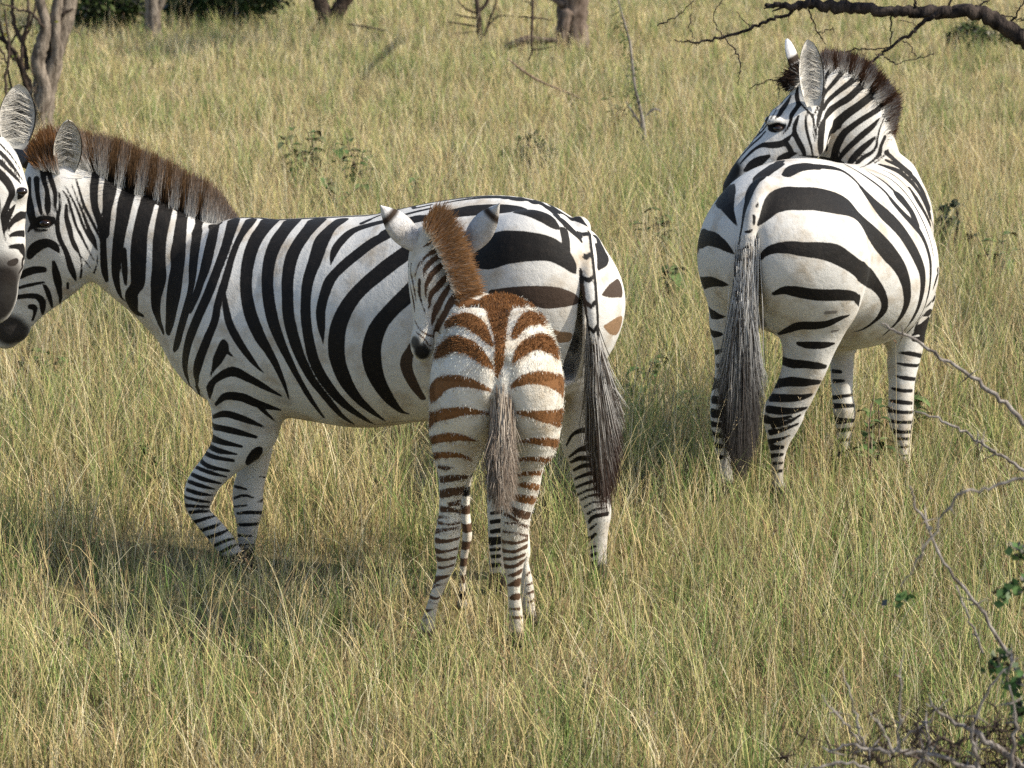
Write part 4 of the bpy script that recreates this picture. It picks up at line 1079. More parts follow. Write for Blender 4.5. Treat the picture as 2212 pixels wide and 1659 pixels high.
def tall_at(x, y):
    t = .80 + .3 * np.clip((y - 11) / 1.2 + np.clip(x - .2, -.5, .8), 0, 1) + .35 * (vnoise(x, y, .9, 41) - .5)
    for a, b, r in TRODDEN: t = t * (1 - .52 * np.exp(-((x - a) ** 2 + ((y - b) * .6) ** 2) / r ** 2))
    return np.maximum(t, .48)
def thick_at(x, y):
    return .34 + 1.2 * vnoise(x, y, .55, 9) * vnoise(x, y, 1.9, 10) + .5 * vnoise(x, y, .2, 12) + .12 * np.clip((y - 14) / 10, 0, 1)
GR = dict(V=[], C=[], Q=[], T=[], off=0)
def put(g, V, C_, Q, T=None):
    g['V'].append(V); g['C'].append(C_); g['Q'].append(Q + g['off'])
    if T is not None: g['T'].append(T + g['off'])
    g['off'] += len(V)
def grow(n, d0, d1, power, hs, ws, leans, curl, cols, wts, tipmul=1.15, clump=.5, tuft=0, g=GR, green_bias=0.):
    if tuft:
        m = n // tuft; cx, cy = scatter(m, d0, d1, power); x = np.repeat(cx, tuft); y = np.repeat(cy, tuft); n = len(x)
        r = (.035 + .05 * np.repeat(rng.random(m), tuft)) * np.sqrt(rng.random(n)); a = rng.random(n) * 6.283
        x = x + r * np.cos(a); y = y + r * np.sin(a)
    else: x, y = scatter(n, d0, d1, power)
    keep = rng.random(n) < np.clip(thick_at(x, y) * (1 + clump) - clump * .5, .15, 1); x, y = x[keep], y[keep]; n = len(x)
    gr = np.clip(green_at(x, y) + green_bias, 0, 1); far = 1 + np.clip(y - 12, 0, 60) / 26
    h = (hs[0] + (hs[1] - hs[0]) * rng.random(n) ** 1.4) * (.7 + .5 * vnoise(x, y, 1.2, 21)) * tall_at(x, y) * (1 - .4 * np.clip((y - 16) / 14, 0, 1))
    w = (ws[0] + (ws[1] - ws[0]) * rng.random(n)) * far * .8
    lean = leans[0] + (leans[1] - leans[0]) * rng.random(n)
    c = pick(n, cols, [f(gr) for f in wts])
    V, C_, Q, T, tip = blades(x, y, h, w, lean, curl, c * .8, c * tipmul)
    put(g, V, C_, Q, T)
    return tip, V, x, y, h, c, far
# matted dead grass, short leaves, longer leaves, tufts
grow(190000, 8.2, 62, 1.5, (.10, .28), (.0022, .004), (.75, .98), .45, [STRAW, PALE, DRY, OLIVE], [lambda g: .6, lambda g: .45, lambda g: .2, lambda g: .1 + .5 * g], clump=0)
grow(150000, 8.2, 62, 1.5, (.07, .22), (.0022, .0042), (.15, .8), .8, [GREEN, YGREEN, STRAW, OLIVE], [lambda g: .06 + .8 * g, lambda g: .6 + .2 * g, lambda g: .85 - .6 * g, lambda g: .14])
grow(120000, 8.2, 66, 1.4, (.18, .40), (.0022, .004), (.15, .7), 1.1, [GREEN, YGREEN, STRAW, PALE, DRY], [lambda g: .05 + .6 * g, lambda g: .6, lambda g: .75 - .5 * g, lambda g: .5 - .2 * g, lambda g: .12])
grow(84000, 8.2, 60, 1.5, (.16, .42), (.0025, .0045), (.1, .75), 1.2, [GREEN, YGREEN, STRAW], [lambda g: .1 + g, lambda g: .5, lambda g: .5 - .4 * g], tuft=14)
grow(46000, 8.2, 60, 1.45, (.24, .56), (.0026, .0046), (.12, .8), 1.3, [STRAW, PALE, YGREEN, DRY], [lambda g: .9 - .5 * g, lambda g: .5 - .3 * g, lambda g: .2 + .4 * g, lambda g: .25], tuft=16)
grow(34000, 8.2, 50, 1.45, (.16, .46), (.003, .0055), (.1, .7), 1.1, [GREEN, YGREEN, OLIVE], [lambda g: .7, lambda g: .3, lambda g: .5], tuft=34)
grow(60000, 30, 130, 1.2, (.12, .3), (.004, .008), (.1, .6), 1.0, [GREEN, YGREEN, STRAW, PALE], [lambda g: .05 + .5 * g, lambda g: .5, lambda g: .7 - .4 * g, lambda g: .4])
gV = np.concatenate(GR['V'])
tag(mesh_np('grass', gV, [np.concatenate(GR['Q']), np.concatenate(GR['T'])], M_BLADE, attrs=dict(col=np.concatenate(GR['C']))), kind='stuff')
# tall flowering stems with seed heads
TS = dict(V=[], C=[], Q=[], T=[], off=0)
for n, hs, cols, wts in ((17000, (.30, .62), [STRAW, PALE, YGREEN], [lambda g: .5, lambda g: .35, lambda g: .3]), (5200, (.45, .85), [PALE, STRAW, DRY], [lambda g: .5, lambda g: .4, lambda g: .15])):
    tip, V, x, y, h, c, far = grow(n, 8.2, 60, 1.35, hs, (.0016, .0028), (.04, .45), 1.5, cols, wts, tipmul=1.1, clump=.2, g=TS)
    tops = V.reshape(-1, 7, 3)[:, 6]; pre = V.reshape(-1, 7, 3)[:, 4:6].mean(1); dr = tops - pre; dr /= np.linalg.norm(dr, axis=1)[:, None] + 1e-9
    m = rng.random(len(tops)) < .62
    T0, D0, F0 = tops[m], dr[m], far[m]; red = (vnoise(T0[:, 0], T0[:, 1], 1.1, 31) > .6) | (rng.random(len(T0)) < .06)
    hc = np.where(red[:, None], np.array((.32, .20, .12)), np.array((.48, .38, .23))) * (.6 + .7 * rng.random(len(T0)))[:, None]
    for s in range(9):
        f = rng.random(len(T0)); st = T0 - D0 * (f * .085)[:, None]
        o = D0 * .8 + rng.normal(0, .55, T0.shape); o /= np.linalg.norm(o, axis=1)[:, None]
        nearer = np.full(len(T0), .62); ln = ((.012 + .014 * rng.random(len(T0))) * nearer)[:, None]; sd_ = np.cross(o, rng.normal(size=T0.shape)); sd_ /= np.linalg.norm(sd_, axis=1)[:, None]
        ww = (.0016 + .0016 * red * rng.random(len(T0)))[:, None] * (F0 ** .7 * nearer)[:, None]
        q = np.stack((st, st + o * ln * .45 + sd_ * ww, st + o * ln, st + o * ln * .5 - sd_ * ww), 1).reshape(-1, 3)
        put(TS, q, np.repeat(hc, 4, 0), np.arange(len(T0) * 4).reshape(-1, 4))
tag(mesh_np('tall_grass_stems', np.concatenate(TS['V']), [np.concatenate(TS['Q']), np.concatenate(TS['T'])], M_BLADE, attrs=dict(col=np.concatenate(TS['C']))), kind='stuff')
# ---------------------------------------------------------------- trees, shrubs, weeds, thorn bush
def bark(name, a, b, scale=30, st=.8):
    k = N(name); tc = k.obj(); mp = k.t.nodes.new('ShaderNodeMapping'); mp.inputs['Scale'].default_value = (1, 1, .22)
    k.t.links.new(tc, mp.inputs['Vector'])
    n1 = k.noise(scale, 5, .65, mp.outputs[0]); n2 = k.noise(scale * .2, 3, .6)
    k.bump(n1, st, .03)
    k.set(Base_Color=k.mix(k.math('ADD', k.ramp(n1, .38, .62), k.math('MULTIPLY', k.math('SUBTRACT', n2, .5), .8), True), a, b), Roughness=.92, Specular_IOR_Level=.12)
    return k.m
BARK_GREY = bark('grey_bark', (.075, .060, .048), (.25, .21, .17))
BARK_DARK = bark('dark_bark', (.022, .016, .013), (.095, .070, .055))
BARK_LIMB = bark('limb_bark', (.010, .008, .008), (.065, .050, .042), 22, 1)
TWIG_PALE = bark('pale_twig', (.10, .085, .075), (.30, .27, .245), 60, .3)
TWIG_BROWN = bark('brown_twig', (.10, .065, .045), (.30, .22, .16), 60, .3)

class MB:
    def __init__(s): s.V = []; s.F4 = []; s.F3 = []; s.n = 0
    def tube(s, pts, rad, sides=7, rough=0.):
        pts = np.array(pts, float); rad = np.array(rad, float); m = len(pts)
        ax = np.gradient(pts, axis=0); ax /= np.linalg.norm(ax, axis=1)[:, None] + 1e-9
        e = unit(np.cross(ax[0], (.31, .2, .93) if abs(ax[0][2]) < .8 else (1, .1, 0)))
        a = np.arange(sides) / sides * 6.2832
        for i in range(m):
            e = unit(e - (e @ ax[i]) * ax[i]); f = np.cross(ax[i], e)
            rr = rad[i] * (1 + (rng.random(sides) - .5) * rough)
            s.V.append(pts[i] + rr[:, None] * (np.cos(a)[:, None] * e + np.sin(a)[:, None] * f))
        b = s.n + np.arange(m - 1)[:, None] * sides; j = np.arange(sides); j2 = (j + 1) % sides
        for i in range(m - 1):
            o = s.n + i * sides; s.F4.append(np.stack((o + j, o + j2, o + sides + j2, o + sides + j), 1))
        s.V.append(pts[-1:] + ax[-1:] * rad[-1] * .5); t = s.n + m * sides; o = s.n + (m - 1) * sides
        s.F3.append(np.stack((o + j, o + j2, np.full(sides, t)), 1)); s.n += m * sides + 1
    def spike(s, p, d, L, r):
        p, d = np.array(p), unit(d); e = unit(np.cross(d, (.3, .5, .8))); f = np.cross(d, e)
        s.V.append(np.array([p + r * (math.cos(q) * e + math.sin(q) * f) for q in (0, 2.1, 4.2)] + [p + d * L]))
        s.F3.append(s.n + np.array(((0, 1, 3), (1, 2, 3), (2, 0, 3)))); s.n += 4
    def limb(s, pts, rad, sides=7, sub=6, rough=.12, thorns=0, tl=.03, tr=.0018, wob=.0):
        A = catmull(np.column_stack((pts, rad)), sub)
        if wob: A[1:-1, :3] += rng.normal(0, wob, (len(A) - 2, 3))
        s.tube(A[:, :3], A[:, 3], sides, rough)
        L = np.concatenate(([0], np.cumsum(np.linalg.norm(np.diff(A[:, :3], axis=0), axis=1))))
        for k in range(int(L[-1] * thorns)):
            t = rng.random() * L[-1]; p = np.array([np.interp(t, L, A[:, q]) for q in range(3)])
            d = rng.normal(size=3); r = np.interp(t, L, A[:, 3])
            for sg in (1, -1): s.spike(p, sg * d + rng.normal(0, .35, 3), (tl * (.6 + .8 * rng.random())) + r, tr)
        return A
    def build(s, name, mat, parent=None, smooth=True):
        F = ([np.concatenate(s.F4)] if s.F4 else []) + ([np.concatenate(s.F3)] if s.F3 else [])
        return mesh_np(name, np.concatenate(s.V), F, mat, parent, smooth)
def px(w, Y): return w / 2 * Y / FPX           # half of a width in photo pixels, in metres
def path(rows, Y):
    """rows of (u, v, width px[, extra depth])"""
    return [P(r[0], r[1], Y + (r[3] if len(r) > 3 else 0)) for r in rows], [px(r[2], Y) for r in rows]

def leaf_cloud(centres, radii, n, size, cols, aspect=.5, flat=0.):
    """many small leaves spread through ellipsoidal clumps"""
    centres, radii = np.array(centres), np.array(radii); w = radii.prod(1) ** .67; w /= w.sum()
    i = rng.choice(len(centres), n, p=w); d = rng.normal(size=(n, 3)); d /= np.linalg.norm(d, axis=1)[:, None]
    p = centres[i] + (d * (rng.random((n, 1)) ** .45) * .6 + rng.normal(0, .42, (n, 3))) * radii[i]
    a = rng.normal(size=(n, 3)); a[:, 2] *= 1 - flat; a /= np.linalg.norm(a, axis=1)[:, None]
    b = np.cross(a, rng.normal(size=(n, 3))); b /= np.linalg.norm(b, axis=1)[:, None]
    s = (size * (.6 + .8 * rng.random(n)))[:, None]
    V = np.stack((p - a * s, p + b * s * aspect, p + a * s, p - b * s * aspect), 1).reshape(-1, 3)
    c = np.array(cols)[rng.integers(0, len(cols), n)] * (.7 + .6 * rng.random(n))[:, None]
    return V, np.arange(4 * n).reshape(-1, 4), np.repeat(c, 4, 0)
DKLEAF = [(.035, .060, .022), (.05, .085, .028), (.075, .10, .035), (.03, .045, .02)]
MIDLEAF = [(.09, .15, .05), (.13, .19, .07), (.16, .20, .08), (.07, .11, .04)]

def tree(label, u, v, name='acacia_tree', Y=None):
    Y = Y or ground_Y(v); o = empty(name, P(u, v, Y) * np.array((1, 1, 0))); tag(o, label, 'tree'); return o, Y

def crown(o, base, spread, n, size=.05, z=3.6):
    """the thin flat-topped crown above the picture's upper edge, with the limbs that carry it"""
    lm = MB(); cs, rs = [], []
    for k in range(7):
        a = k * .9 + rng.random(); r = spread * (.4 + .6 * rng.random()); c = base + np.array((math.cos(a) * r, math.sin(a) * r, z - base[2] + rng.random() * .5))
        lm.limb([base, base * .5 + c * .5 + np.array((0, 0, -.15)), c], [.06, .04, .015], 6); cs.append(c); rs.append((.7, .7, .22))
    lm.build('limbs', BARK_DARK, o)
    V, F, C_ = leaf_cloud(cs, rs, n, size, DKLEAF, .45); mesh_np('crown', V, F, M_LEAF, o, False, dict(col=C_))

# tree at the left edge: several stems and a fan of thorny twigs
o, Y = tree('grey-barked tree with crooked stems and bare thorny twigs behind the zebra at the left edge', 78, 300)
t = MB(); t.limb(*path([(78, 306, 72), (85, 250, 60), (92, 200, 56), (112, 120, 50), (134, 50, 44), (146, 0, 40), (165, -120, 36), (200, -300, 30)], Y), 12, rough=.25)
t.limb(*path([(88, 240, 34), (96, 190, 30), (82, 140, 32), (90, 95, 30), (98, 55, 24), (86, 0, 20), (60, -120, 16), (20, -300, 10)], Y - .15), 10, rough=.3)
t.limb(*path([(100, 170, 30), (122, 120, 28), (118, 60, 26), (125, 0, 22), (135, -100, 18)], Y - .12), 10, rough=.3)
t.build('trunk', BARK_GREY, o)
t = MB()
for rows in ([(70, 250, 16), (58, 190, 14), (40, 130, 12), (10, 90, 11), (-40, 60, 10)], [(60, 150, 12), (52, 100, 11), (30, 50, 10), (28, 0, 8), (40, -80, 6)], [(46, 140, 12), (20, 110, 9), (0, 60, 8), (-20, 0, 6)],
             [(75, 200, 10), (50, 150, 8), (48, 90, 8), (62, 40, 7), (56, -20, 5)], [(15, 260, 8), (12, 180, 7), (20, 100, 6), (10, 20, 4)], [(30, 240, 8), (22, 170, 6), (4, 110, 5), (-30, 70, 4)],
             [(120, 70, 9), (138, 30, 8), (158, 20, 5)], [(96, 60, 8), (70, 30, 6), (40, 20, 5), (0, 6, 4)], [(60, 230, 6), (36, 200, 5), (10, 190, 4)], [(52, 90, 6), (76, 20, 5), (70, -30, 4)], [(20, 100, 5), (44, 62, 4), (70, 52, 3)]):
    t.limb(*path(rows, Y - .25 + .5 * rng.random()), 6, thorns=14, tl=.04, tr=.003, wob=.004)
t.build('twigs', BARK_DARK, o)
V, F, C_ = leaf_cloud([P(70, 60, Y), P(30, 120, Y), P(110, 30, Y), P(20, 30, Y)], [(.28, .2, .3)] * 4, 130, .014, [(.30, .30, .06), (.36, .26, .03), (.12, .17, .04)], .6)
mesh_np('leaves', V, F, M_LEAF, o, False, dict(col=C_))
crown(o, P(170, -250, Y), 2.2, 2600)
# far trunks along the upper edge
o, Y = tree('pale forked trunk in the far grass at the top left, dark bushes around it', 330, 84)
t = MB(); t.limb(*path([(331, 92, 44), (331, 60, 36), (330, 20, 34), (326, -40, 32), (318, -200, 26)], Y), 10, rough=.25); t.limb(*path([(334, 30, 20), (346, 8, 18), (360, -30, 15), (390, -160, 10)], Y), 8, rough=.25)
t.build('trunk', BARK_GREY, o); crown(o, P(325, -170, Y), 3, 3000, .07, 4.4)
o, Y = tree('dark V-shaped trunk splitting low into two stems, at the upper edge', 715, 66)
t = MB(); t.limb(*path([(706, 74, 46), (704, 40, 36), (694, 10, 32), (676, -40, 30), (640, -200, 24)], Y), 10, rough=.3); t.limb(*path([(712, 70, 36), (724, 34, 34), (740, 6, 32), (764, -40, 28), (800, -200, 22)], Y), 10, rough=.3)
t.build('trunk', BARK_DARK, o); crown(o, P(700, -190, Y), 3, 3000, .07, 4.6)
o, Y = tree('thin bare sapling with short thorny side twigs, between the two far trunks', 1040, 88, 'sapling')
t = MB(); t.limb(*path([(1042, 92, 12), (1036, 70, 12), (1034, 40, 12), (1030, 0, 10), (1018, -120, 8)], Y), 8); t.limb(*path([(1035, 24, 9), (1050, 8, 8), (1060, -20, 6)], Y), 6)
t.build('trunk', BARK_DARK, o); t = MB()
for rows in ([(1034, 58, 5), (1000, 52, 4), (970, 48, 3)], [(1034, 40, 5), (1005, 36, 4), (984, 30, 2)], [(1033, 30, 5), (1008, 20, 4), (990, 4, 3)], [(1036, 66, 4), (1010, 70, 3), (976, 72, 2)], [(1046, 80, 6), (1056, 50, 5), (1070, 10, 4), (1080, -30, 3)], [(1052, 60, 4), (1075, 36, 3), (1110, 34, 2)]):
    t.limb(*path(rows, Y), 5, thorns=10, tl=.05, tr=.004)
t.build('twigs', BARK_DARK, o)
o, Y = tree('broad brown trunk standing in the far grass, beside a fallen log and a hanging twig', 1236, 106)
t = MB(); t.limb(*path([(1246, 118, 66), (1240, 84, 64), (1236, 50, 66), (1238, 0, 68), (1246, -60, 70), (1262, -260, 60)], Y), 14, rough=.2); t.limb(*path([(1212, 96, 26), (1216, 60, 28), (1226, 24, 26)], Y - .16), 9, rough=.3)
t.limb(*path([(1218, 10, 22), (1200, 0, 14), (1186, -4, 6)], Y - .1), 7)
t.build('trunk', bark('brown_bark', (.06, .043, .033), (.20, .155, .125), 20, .7), o); crown(o, P(1262, -250, Y), 3.4, 3600, .07, 4.6)
t = MB(); Yh = Y - 6
t.limb([*path([(1262, -250, 30, 6), (1215, -210, 14, 3)], Yh)[0], *path([(1160, -120, 8), (1152, -30, 6), (1150, 40, 6), (1148, 90, 5), (1149, 112, 4), (1142, 130, 3)], Yh)[0]], [.06, .03] + [px(w, Yh) for w in (8, 6, 6, 5, 4, 3)], 6, thorns=26, tl=.03, tr=.0025)
for rows in ([(1150, 38, 4), (1130, 36, 3), (1118, 38, 2)], [(1150, 38, 4), (1170, 40, 3), (1196, 44, 2)], [(1150, 108, 4), (1170, 106, 3), (1192, 100, 2)], [(1149, 12, 3), (1140, 4, 2), (1128, 2, 2)]):
    t.limb(*path(rows, Yh), 5, thorns=14, tl=.025, tr=.002)
t.build('hanging_branch', BARK_DARK, o)
def log(label, rows, Y, mat=BARK_DARK, name='fallen_branch', th=0):
    t = MB(); t.limb(*path(rows, Y), 9, rough=.3, thorns=th, tl=.04, tr=.003)
    tag(t.build(name, mat), label, 'branch')
Yl = ground_Y(116)
log('thick brown log lying in the grass against the broad far trunk', [(1058, 124, 10), (1085, 108, 14), (1118, 92, 18), (1140, 86, 20), (1170, 88, 15), (1200, 86, 10)], Yl - .4, bark('log_bark', (.05, .036, .026), (.17, .13, .10)), 'fallen_log')
log('thin dark stick lying in the far grass right of the V-shaped trunk', [(752, 52, 4), (790, 58, 5), (826, 66, 7), (850, 76, 8), (866, 86, 6)], ground_Y(80) - .3)
log('leafy thorny sprig arching over the mid grass, left of the pale leaning sapling', [(1096, 126, 3), (1126, 150, 5), (1160, 172, 5), (1200, 190, 4), (1240, 206, 4), (1280, 228, 3), (1305, 250, 2)], ground_Y(240), TWIG_BROWN, 'fallen_branch', 20)
# pale leaning sapling
o, Y = tree('pale slender sapling leaning left, tiny leaves up its stem, in the mid grass', 1396, 330, 'sapling')
t = MB(); t.limb(*path([(1398, 336, 14), (1394, 310, 12), (1389, 270, 10), (1384, 240, 8), (1372, 190, 6), (1366, 140, 6), (1360, 90, 5), (1346, 40, 4), (1336, 0, 3), (1330, -30, 2)], Y), 7, thorns=0)
t.limb(*path([(1390, 280, 6), (1372, 250, 5), (1352, 220, 3)], Y), 5); t.limb(*path([(1396, 250, 4), (1412, 236, 5), (1428, 240, 3)], Y), 5)
t.build('trunk', TWIG_PALE, o)
cs = [P(1336 + 40 * k + rng.normal(0, 5), 20 + 220 * k, Y) for k in np.linspace(0, 1, 26)]
V, F, C_ = leaf_cloud(cs, [(.06, .06, .05)] * 26, 260, .011, DKLEAF[:3] + MIDLEAF[:1], .5); mesh_np('leaves', V, F, M_LEAF, o, False, dict(col=C_))

# the acacia whose long limb reaches in at the top right; its trunk stands beyond the right edge
Y = 15.2; o = empty('acacia_tree', P(2440, 520, Y) * np.array((1, 1, 0))); tag(o, 'dark leafless acacia limb with thorny twigs reaching in above the right-hand zebra', 'tree')
t = MB(); g0 = P(2440, 520, Y); g0[2] = -.05
t.limb([g0, P(2445, 400, Y), P(2420, 270, Y), P(2390, 180, Y)], [.2, .17, .14, .11], 12, rough=.2); t.limb(*path([(2440, 380, 110), (2500, 150, 100), (2520, -100, 90), (2500, -400, 70)], Y), 12, rough=.2)
t.build('trunk', BARK_LIMB, o)
t = MB(); t.limb(*path([(2400, 200, 52), (2330, 160, 46), (2270, 122, 42), (2212, 84, 38), (2170, 58, 35), (2130, 33, 32), (2095, 23, 30), (2025, 24, 28), (1960, 24, 24), (1915, 25, 22), (1860, 16, 25), (1806, 15, 26), (1760, 10, 20), (1733, 9, 16), (1690, 11, 13), (1654, 10, 9)], Y), 12, sub=5, rough=.3, wob=.006)
t.limb(*path([(1690, 10, 8), (1672, 14, 6), (1650, 18, 3)], Y), 6); t.limb(*path([(1700, 12, 7), (1680, 20, 5), (1668, 24, 3)], Y), 6)
t.build('limb', BARK_LIMB, o)
TW = [[(1738, 12, 9), (1700, 30, 8), (1660, 44, 8), (1623, 62, 7), (1561, 80, 6), (1517, 89, 5), (1480, 90, 3), (1456, 86, 2)], [(1565, 80, 3), (1585, 106, 3), (1598, 131, 3), (1597, 160, 2), (1594, 184, 2)], [(1620, 62, 3), (1604, 40, 2), (1590, 26, 2)],
      [(1565, 78, 3), (1548, 60, 2), (1540, 30, 2), (1560, 0, 2)], [(2028, 26, 12), (1988, 55, 9), (1968, 72, 8), (1944, 86, 7), (1905, 116, 6), (1880, 134, 5)], [(1928, 104, 3), (1890, 107, 3), (1850, 107, 3), (1816, 111, 2)],
      [(1910, 124, 3), (1926, 132, 3), (1941, 137, 2), (1980, 126, 2), (2021, 113, 2)], [(1926, 34, 4), (1924, 70, 3), (1923, 106, 2)], [(1746, 20, 4), (1757, 46, 3), (1769, 73, 3), (1784, 96, 2)], [(1880, 134, 4), (1800, 160, 3), (1740, 172, 3), (1686, 175, 3), (1656, 175, 3), (1619, 193, 2)],
      [(1768, 72, 2), (1784, 66, 2), (1800, 62, 1.5)], [(1684, 176, 2), (1683, 196, 2), (1682, 214, 1.5)], [(1950, 88, 3), (1966, 100, 2), (1980, 122, 1.5)], [(1985, 55, 3), (1970, 50, 2), (1945, 44, 1.5)],
      [(2180, 60, 5), (2196, 30, 4), (2212, 0, 3), (2230, -40, 3)], [(2110, 24, 5), (2130, 4, 4), (2160, -20, 3), (2200, -60, 3)], [(2150, 30, 4), (2190, 38, 3), (2230, 40, 3)], [(1980, 16, 6), (1975, 0, 5), (1960, -40, 4), (1950, -120, 3)], [(1830, 8, 5), (1822, -20, 4), (1800, -80, 3)],
      [(2050, 14, 5), (2060, -20, 4), (2090, -80, 3)], [(1420, 56, 3), (1450, 40, 3), (1480, 20, 2), (1500, 0, 2)], [(1500, 84, 2), (1490, 60, 2), (1494, 30, 1.5)]]
t = MB()
for rows in TW: t.limb(*path(rows, Y + rng.normal(0, .06)), 6, thorns=34 if rows[0][2] > 4 else 22, tl=.034, tr=.0022, wob=.004)
t.build('thorny_twigs', BARK_LIMB, o)
crown(o, P(2500, -390, Y), 1.8, 2000, .04, 4.6)

# dark shrubs
def shrub(label, cs, n, size, cols, Y, name='shrub'):
    b = P(cs[0][0], cs[0][1], Y); o = empty(name, (b[0], b[1], 0)); tag(o, label, 'shrub')
    pts = [P(u, v, Y + rng.normal(0, .12)) for u, v, r in cs]; rr = [(px(2 * r, Y), px(2 * r, Y), px(1.6 * r, Y)) for u, v, r in cs]
    t = MB()
    for p in pts:
        t.limb([np.array((b[0], b[1], -.02)) + rng.normal(0, .04, 3) * (1, 1, 0), (np.array((b[0], b[1], 0)) + p) / 2 + rng.normal(0, .05, 3), p], [.012, .009, .004], 5, thorns=6)
    t.build('stems', BARK_DARK, o)
    V, F, C_ = leaf_cloud(pts, rr, n, size, cols, .5); V[:, 2] = np.maximum(V[:, 2], .01)
    mesh_np('leaves', V, F, M_LEAF, o, False, dict(col=C_))
shrub('dark green bush at the far upper left, left of the pale forked trunk', [(225, 28, 40), (190, 34, 34), (262, 32, 36), (240, 0, 40), (200, -10, 44), (284, 10, 36)], 2600, .04, DKLEAF[1:3] + [(.055, .075, .035)], ground_Y(74))
shrub('dark green bush at the far upper left, between the forked and the V-shaped trunk', [(450, 14, 42), (406, 20, 38), (500, 14, 42), (545, 6, 40), (470, -14, 44), (385, 8, 36), (590, -2, 30)], 3000, .04, DKLEAF[1:3] + [(.055, .075, .035)], ground_Y(58))
shrub('low dark shrub in the far grass under the bend of the acacia limb', [(2088, 66, 28), (2122, 78, 26), (2060, 84, 22), (2146, 92, 24), (2104, 90, 26), (2170, 84, 18)], 1500, .024, DKLEAF[1:3] + [(.055, .075, .035)], ground_Y(112))
shrub('low fine-leaved green shrub with dead twigs in the mid grass, above the mare\'s croup', [(1130, 335, 24), (1100, 352, 22), (1165, 316, 20), (1195, 330, 16), (1145, 296, 12), (1175, 352, 22), (1090, 330, 14), (1122, 300, 8), (1158, 284, 6)], 1700, .010, DKLEAF[:3] + MIDLEAF[3:], ground_Y(372))
shrub('spindly blue-green shrub right of the right-hand zebra\'s flank', [(2042, 450, 12), (2054, 480, 14), (2036, 500, 14), (2062, 440, 8), (2048, 520, 16), (2028, 474, 8)], 420, .016, [(.06, .085, .065), (.09, .12, .09), (.05, .07, .05)], ground_Y(560))
shrub('feathery green herb clump in the left foreground grass', [(128, 1385, 22), (96, 1396, 18), (165, 1392, 18), (130, 1370, 14)], 1300, .007, [(.14, .19, .05), (.18, .23, .07), (.10, .14, .04)], ground_Y(1420), 'herb')
shrub('dark feathery herb in the shaded grass left of the mare\'s forelegs', [(340, 1000, 20), (290, 1010, 20), (385, 1020, 20), (340, 1030, 24), (310, 970, 14)], 900, .007, MIDLEAF + [(.11, .14, .05)], ground_Y(1060), 'herb')

# broad-leaved weeds
def weed(label, u, v, top, spread, nl, L, cols=MIDLEAF + [(.17, .19, .09), (.10, .125, .055)], Y=None):
    Y = Y or ground_Y(v); o = empty('broadleaf_weed', P(u, v, Y) * np.array((1, 1, 0))); tag(o, label, 'plant')
    t = MB(); Vs, Fs, Cs = [], [], []; n0 = 0; b = np.array(o.location)
    hgt = P(u, top, Y)[2] * 1.12 + .04
    for k in range(max(2, nl // 5)):
        q = b + np.array((rng.normal(0, px(spread, Y)), rng.normal(0, px(spread, Y)), hgt * (.65 + .4 * rng.random())))
        A = t.limb([b + rng.normal(0, .015, 3) * (1, 1, 0), (b * .6 + q * .4) + rng.normal(0, .03, 3), q], [.005, .004, .002], 5)
        for j in range(5):
            f = .45 + .55 * (j + .5) / 5; p = A[int(f * (len(A) - 1)), :3]
            a = rng.random() * 6.28; d = np.array((math.cos(a), math.sin(a), .35)); d = unit(d); s_ = unit(np.cross(d, (0, 0, 1))); l = L * (.8 + .9 * rng.random())
            c = np.array(cols[rng.integers(len(cols))]) * (.7 + .6 * rng.random()); droop = .5 + .6 * rng.random()
            for i in range(7):
                x = i / 6; w = l * .26 * math.sin(math.pi * min(1, .06 + .94 * x)) ** .8
                m_ = p + d * l * x * (1 - .25 * x * droop) - np.array((0, 0, l * droop * x * x * .55))
                up_ = np.array((0, 0, w * .35)); Vs += [m_ - s_ * w + up_, m_, m_ + s_ * w + up_]; Cs += [c * .9, c * 1.15, c * .9]
            for i in range(6):
                for e in (0, 1): Fs.append((n0 + 3 * i + e, n0 + 3 * i + e + 1, n0 + 3 * i + e + 4, n0 + 3 * i + e + 3))
            n0 += 21
    t.build('stems', TWIG_BROWN, o); mesh_np('leaves', np.array(Vs), np.array(Fs), M_LEAF, o, True, dict(col=np.array(Cs)))
for q in (('dark broad-leaved weed with drooping leaves, above the mare\'s withers', 690, 400, 285, 60, 25, .10),
          ('tall drooping-leaved weed beside another one above the mare\'s back', 775, 430, 320, 50, 25, .10),
          ('dark-leaved weed just above the mare\'s back', 720, 480, 400, 60, 20, .10),
          ('broad-leaved weed in the grass above the mare\'s mane', 640, 410, 300, 40, 15, .09),
          ('small broad-leaved weed behind the mare\'s back near the foal\'s ear', 900, 460, 405, 50, 15, .09),
          ('curled green weed right of the mare\'s rump', 1420, 560, 470, 34, 20, .09, MIDLEAF),
          ('leafy green weed between the mare\'s tail and the right-hand zebra, upper one', 1455, 700, 600, 44, 25, .09, MIDLEAF),
          ('leafy green weed between the mare\'s tail and the right-hand zebra, lower one', 1400, 890, 790, 34, 15, .08, MIDLEAF + DKLEAF[2:3]),
          ('bright broad-leaved weed around the right-hand zebra\'s near forefoot', 1872, 1000, 885, 40, 20, .065, MIDLEAF, 12.0),
          ('green weed with pointed leaves by the right-hand zebra\'s far forefoot', 1960, 960, 860, 30, 15, .10, MIDLEAF, 12.9),
          ('weed with a long leaf left of the right-hand zebra\'s tail', 1500, 930, 870, 26, 10, .09, MIDLEAF),
          ('olive weed at the right edge beside the spindly shrub', 2150, 620, 520, 60, 20, .09, MIDLEAF + DKLEAF[1:2]),
          ('dark weed behind the pale leaning sapling', 1330, 290, 220, 40, 15, .08),
          ('low dull green weed in the grass under the mare\'s chin', 110, 860, 770, 60, 20, .08, MIDLEAF)): weed(*q)

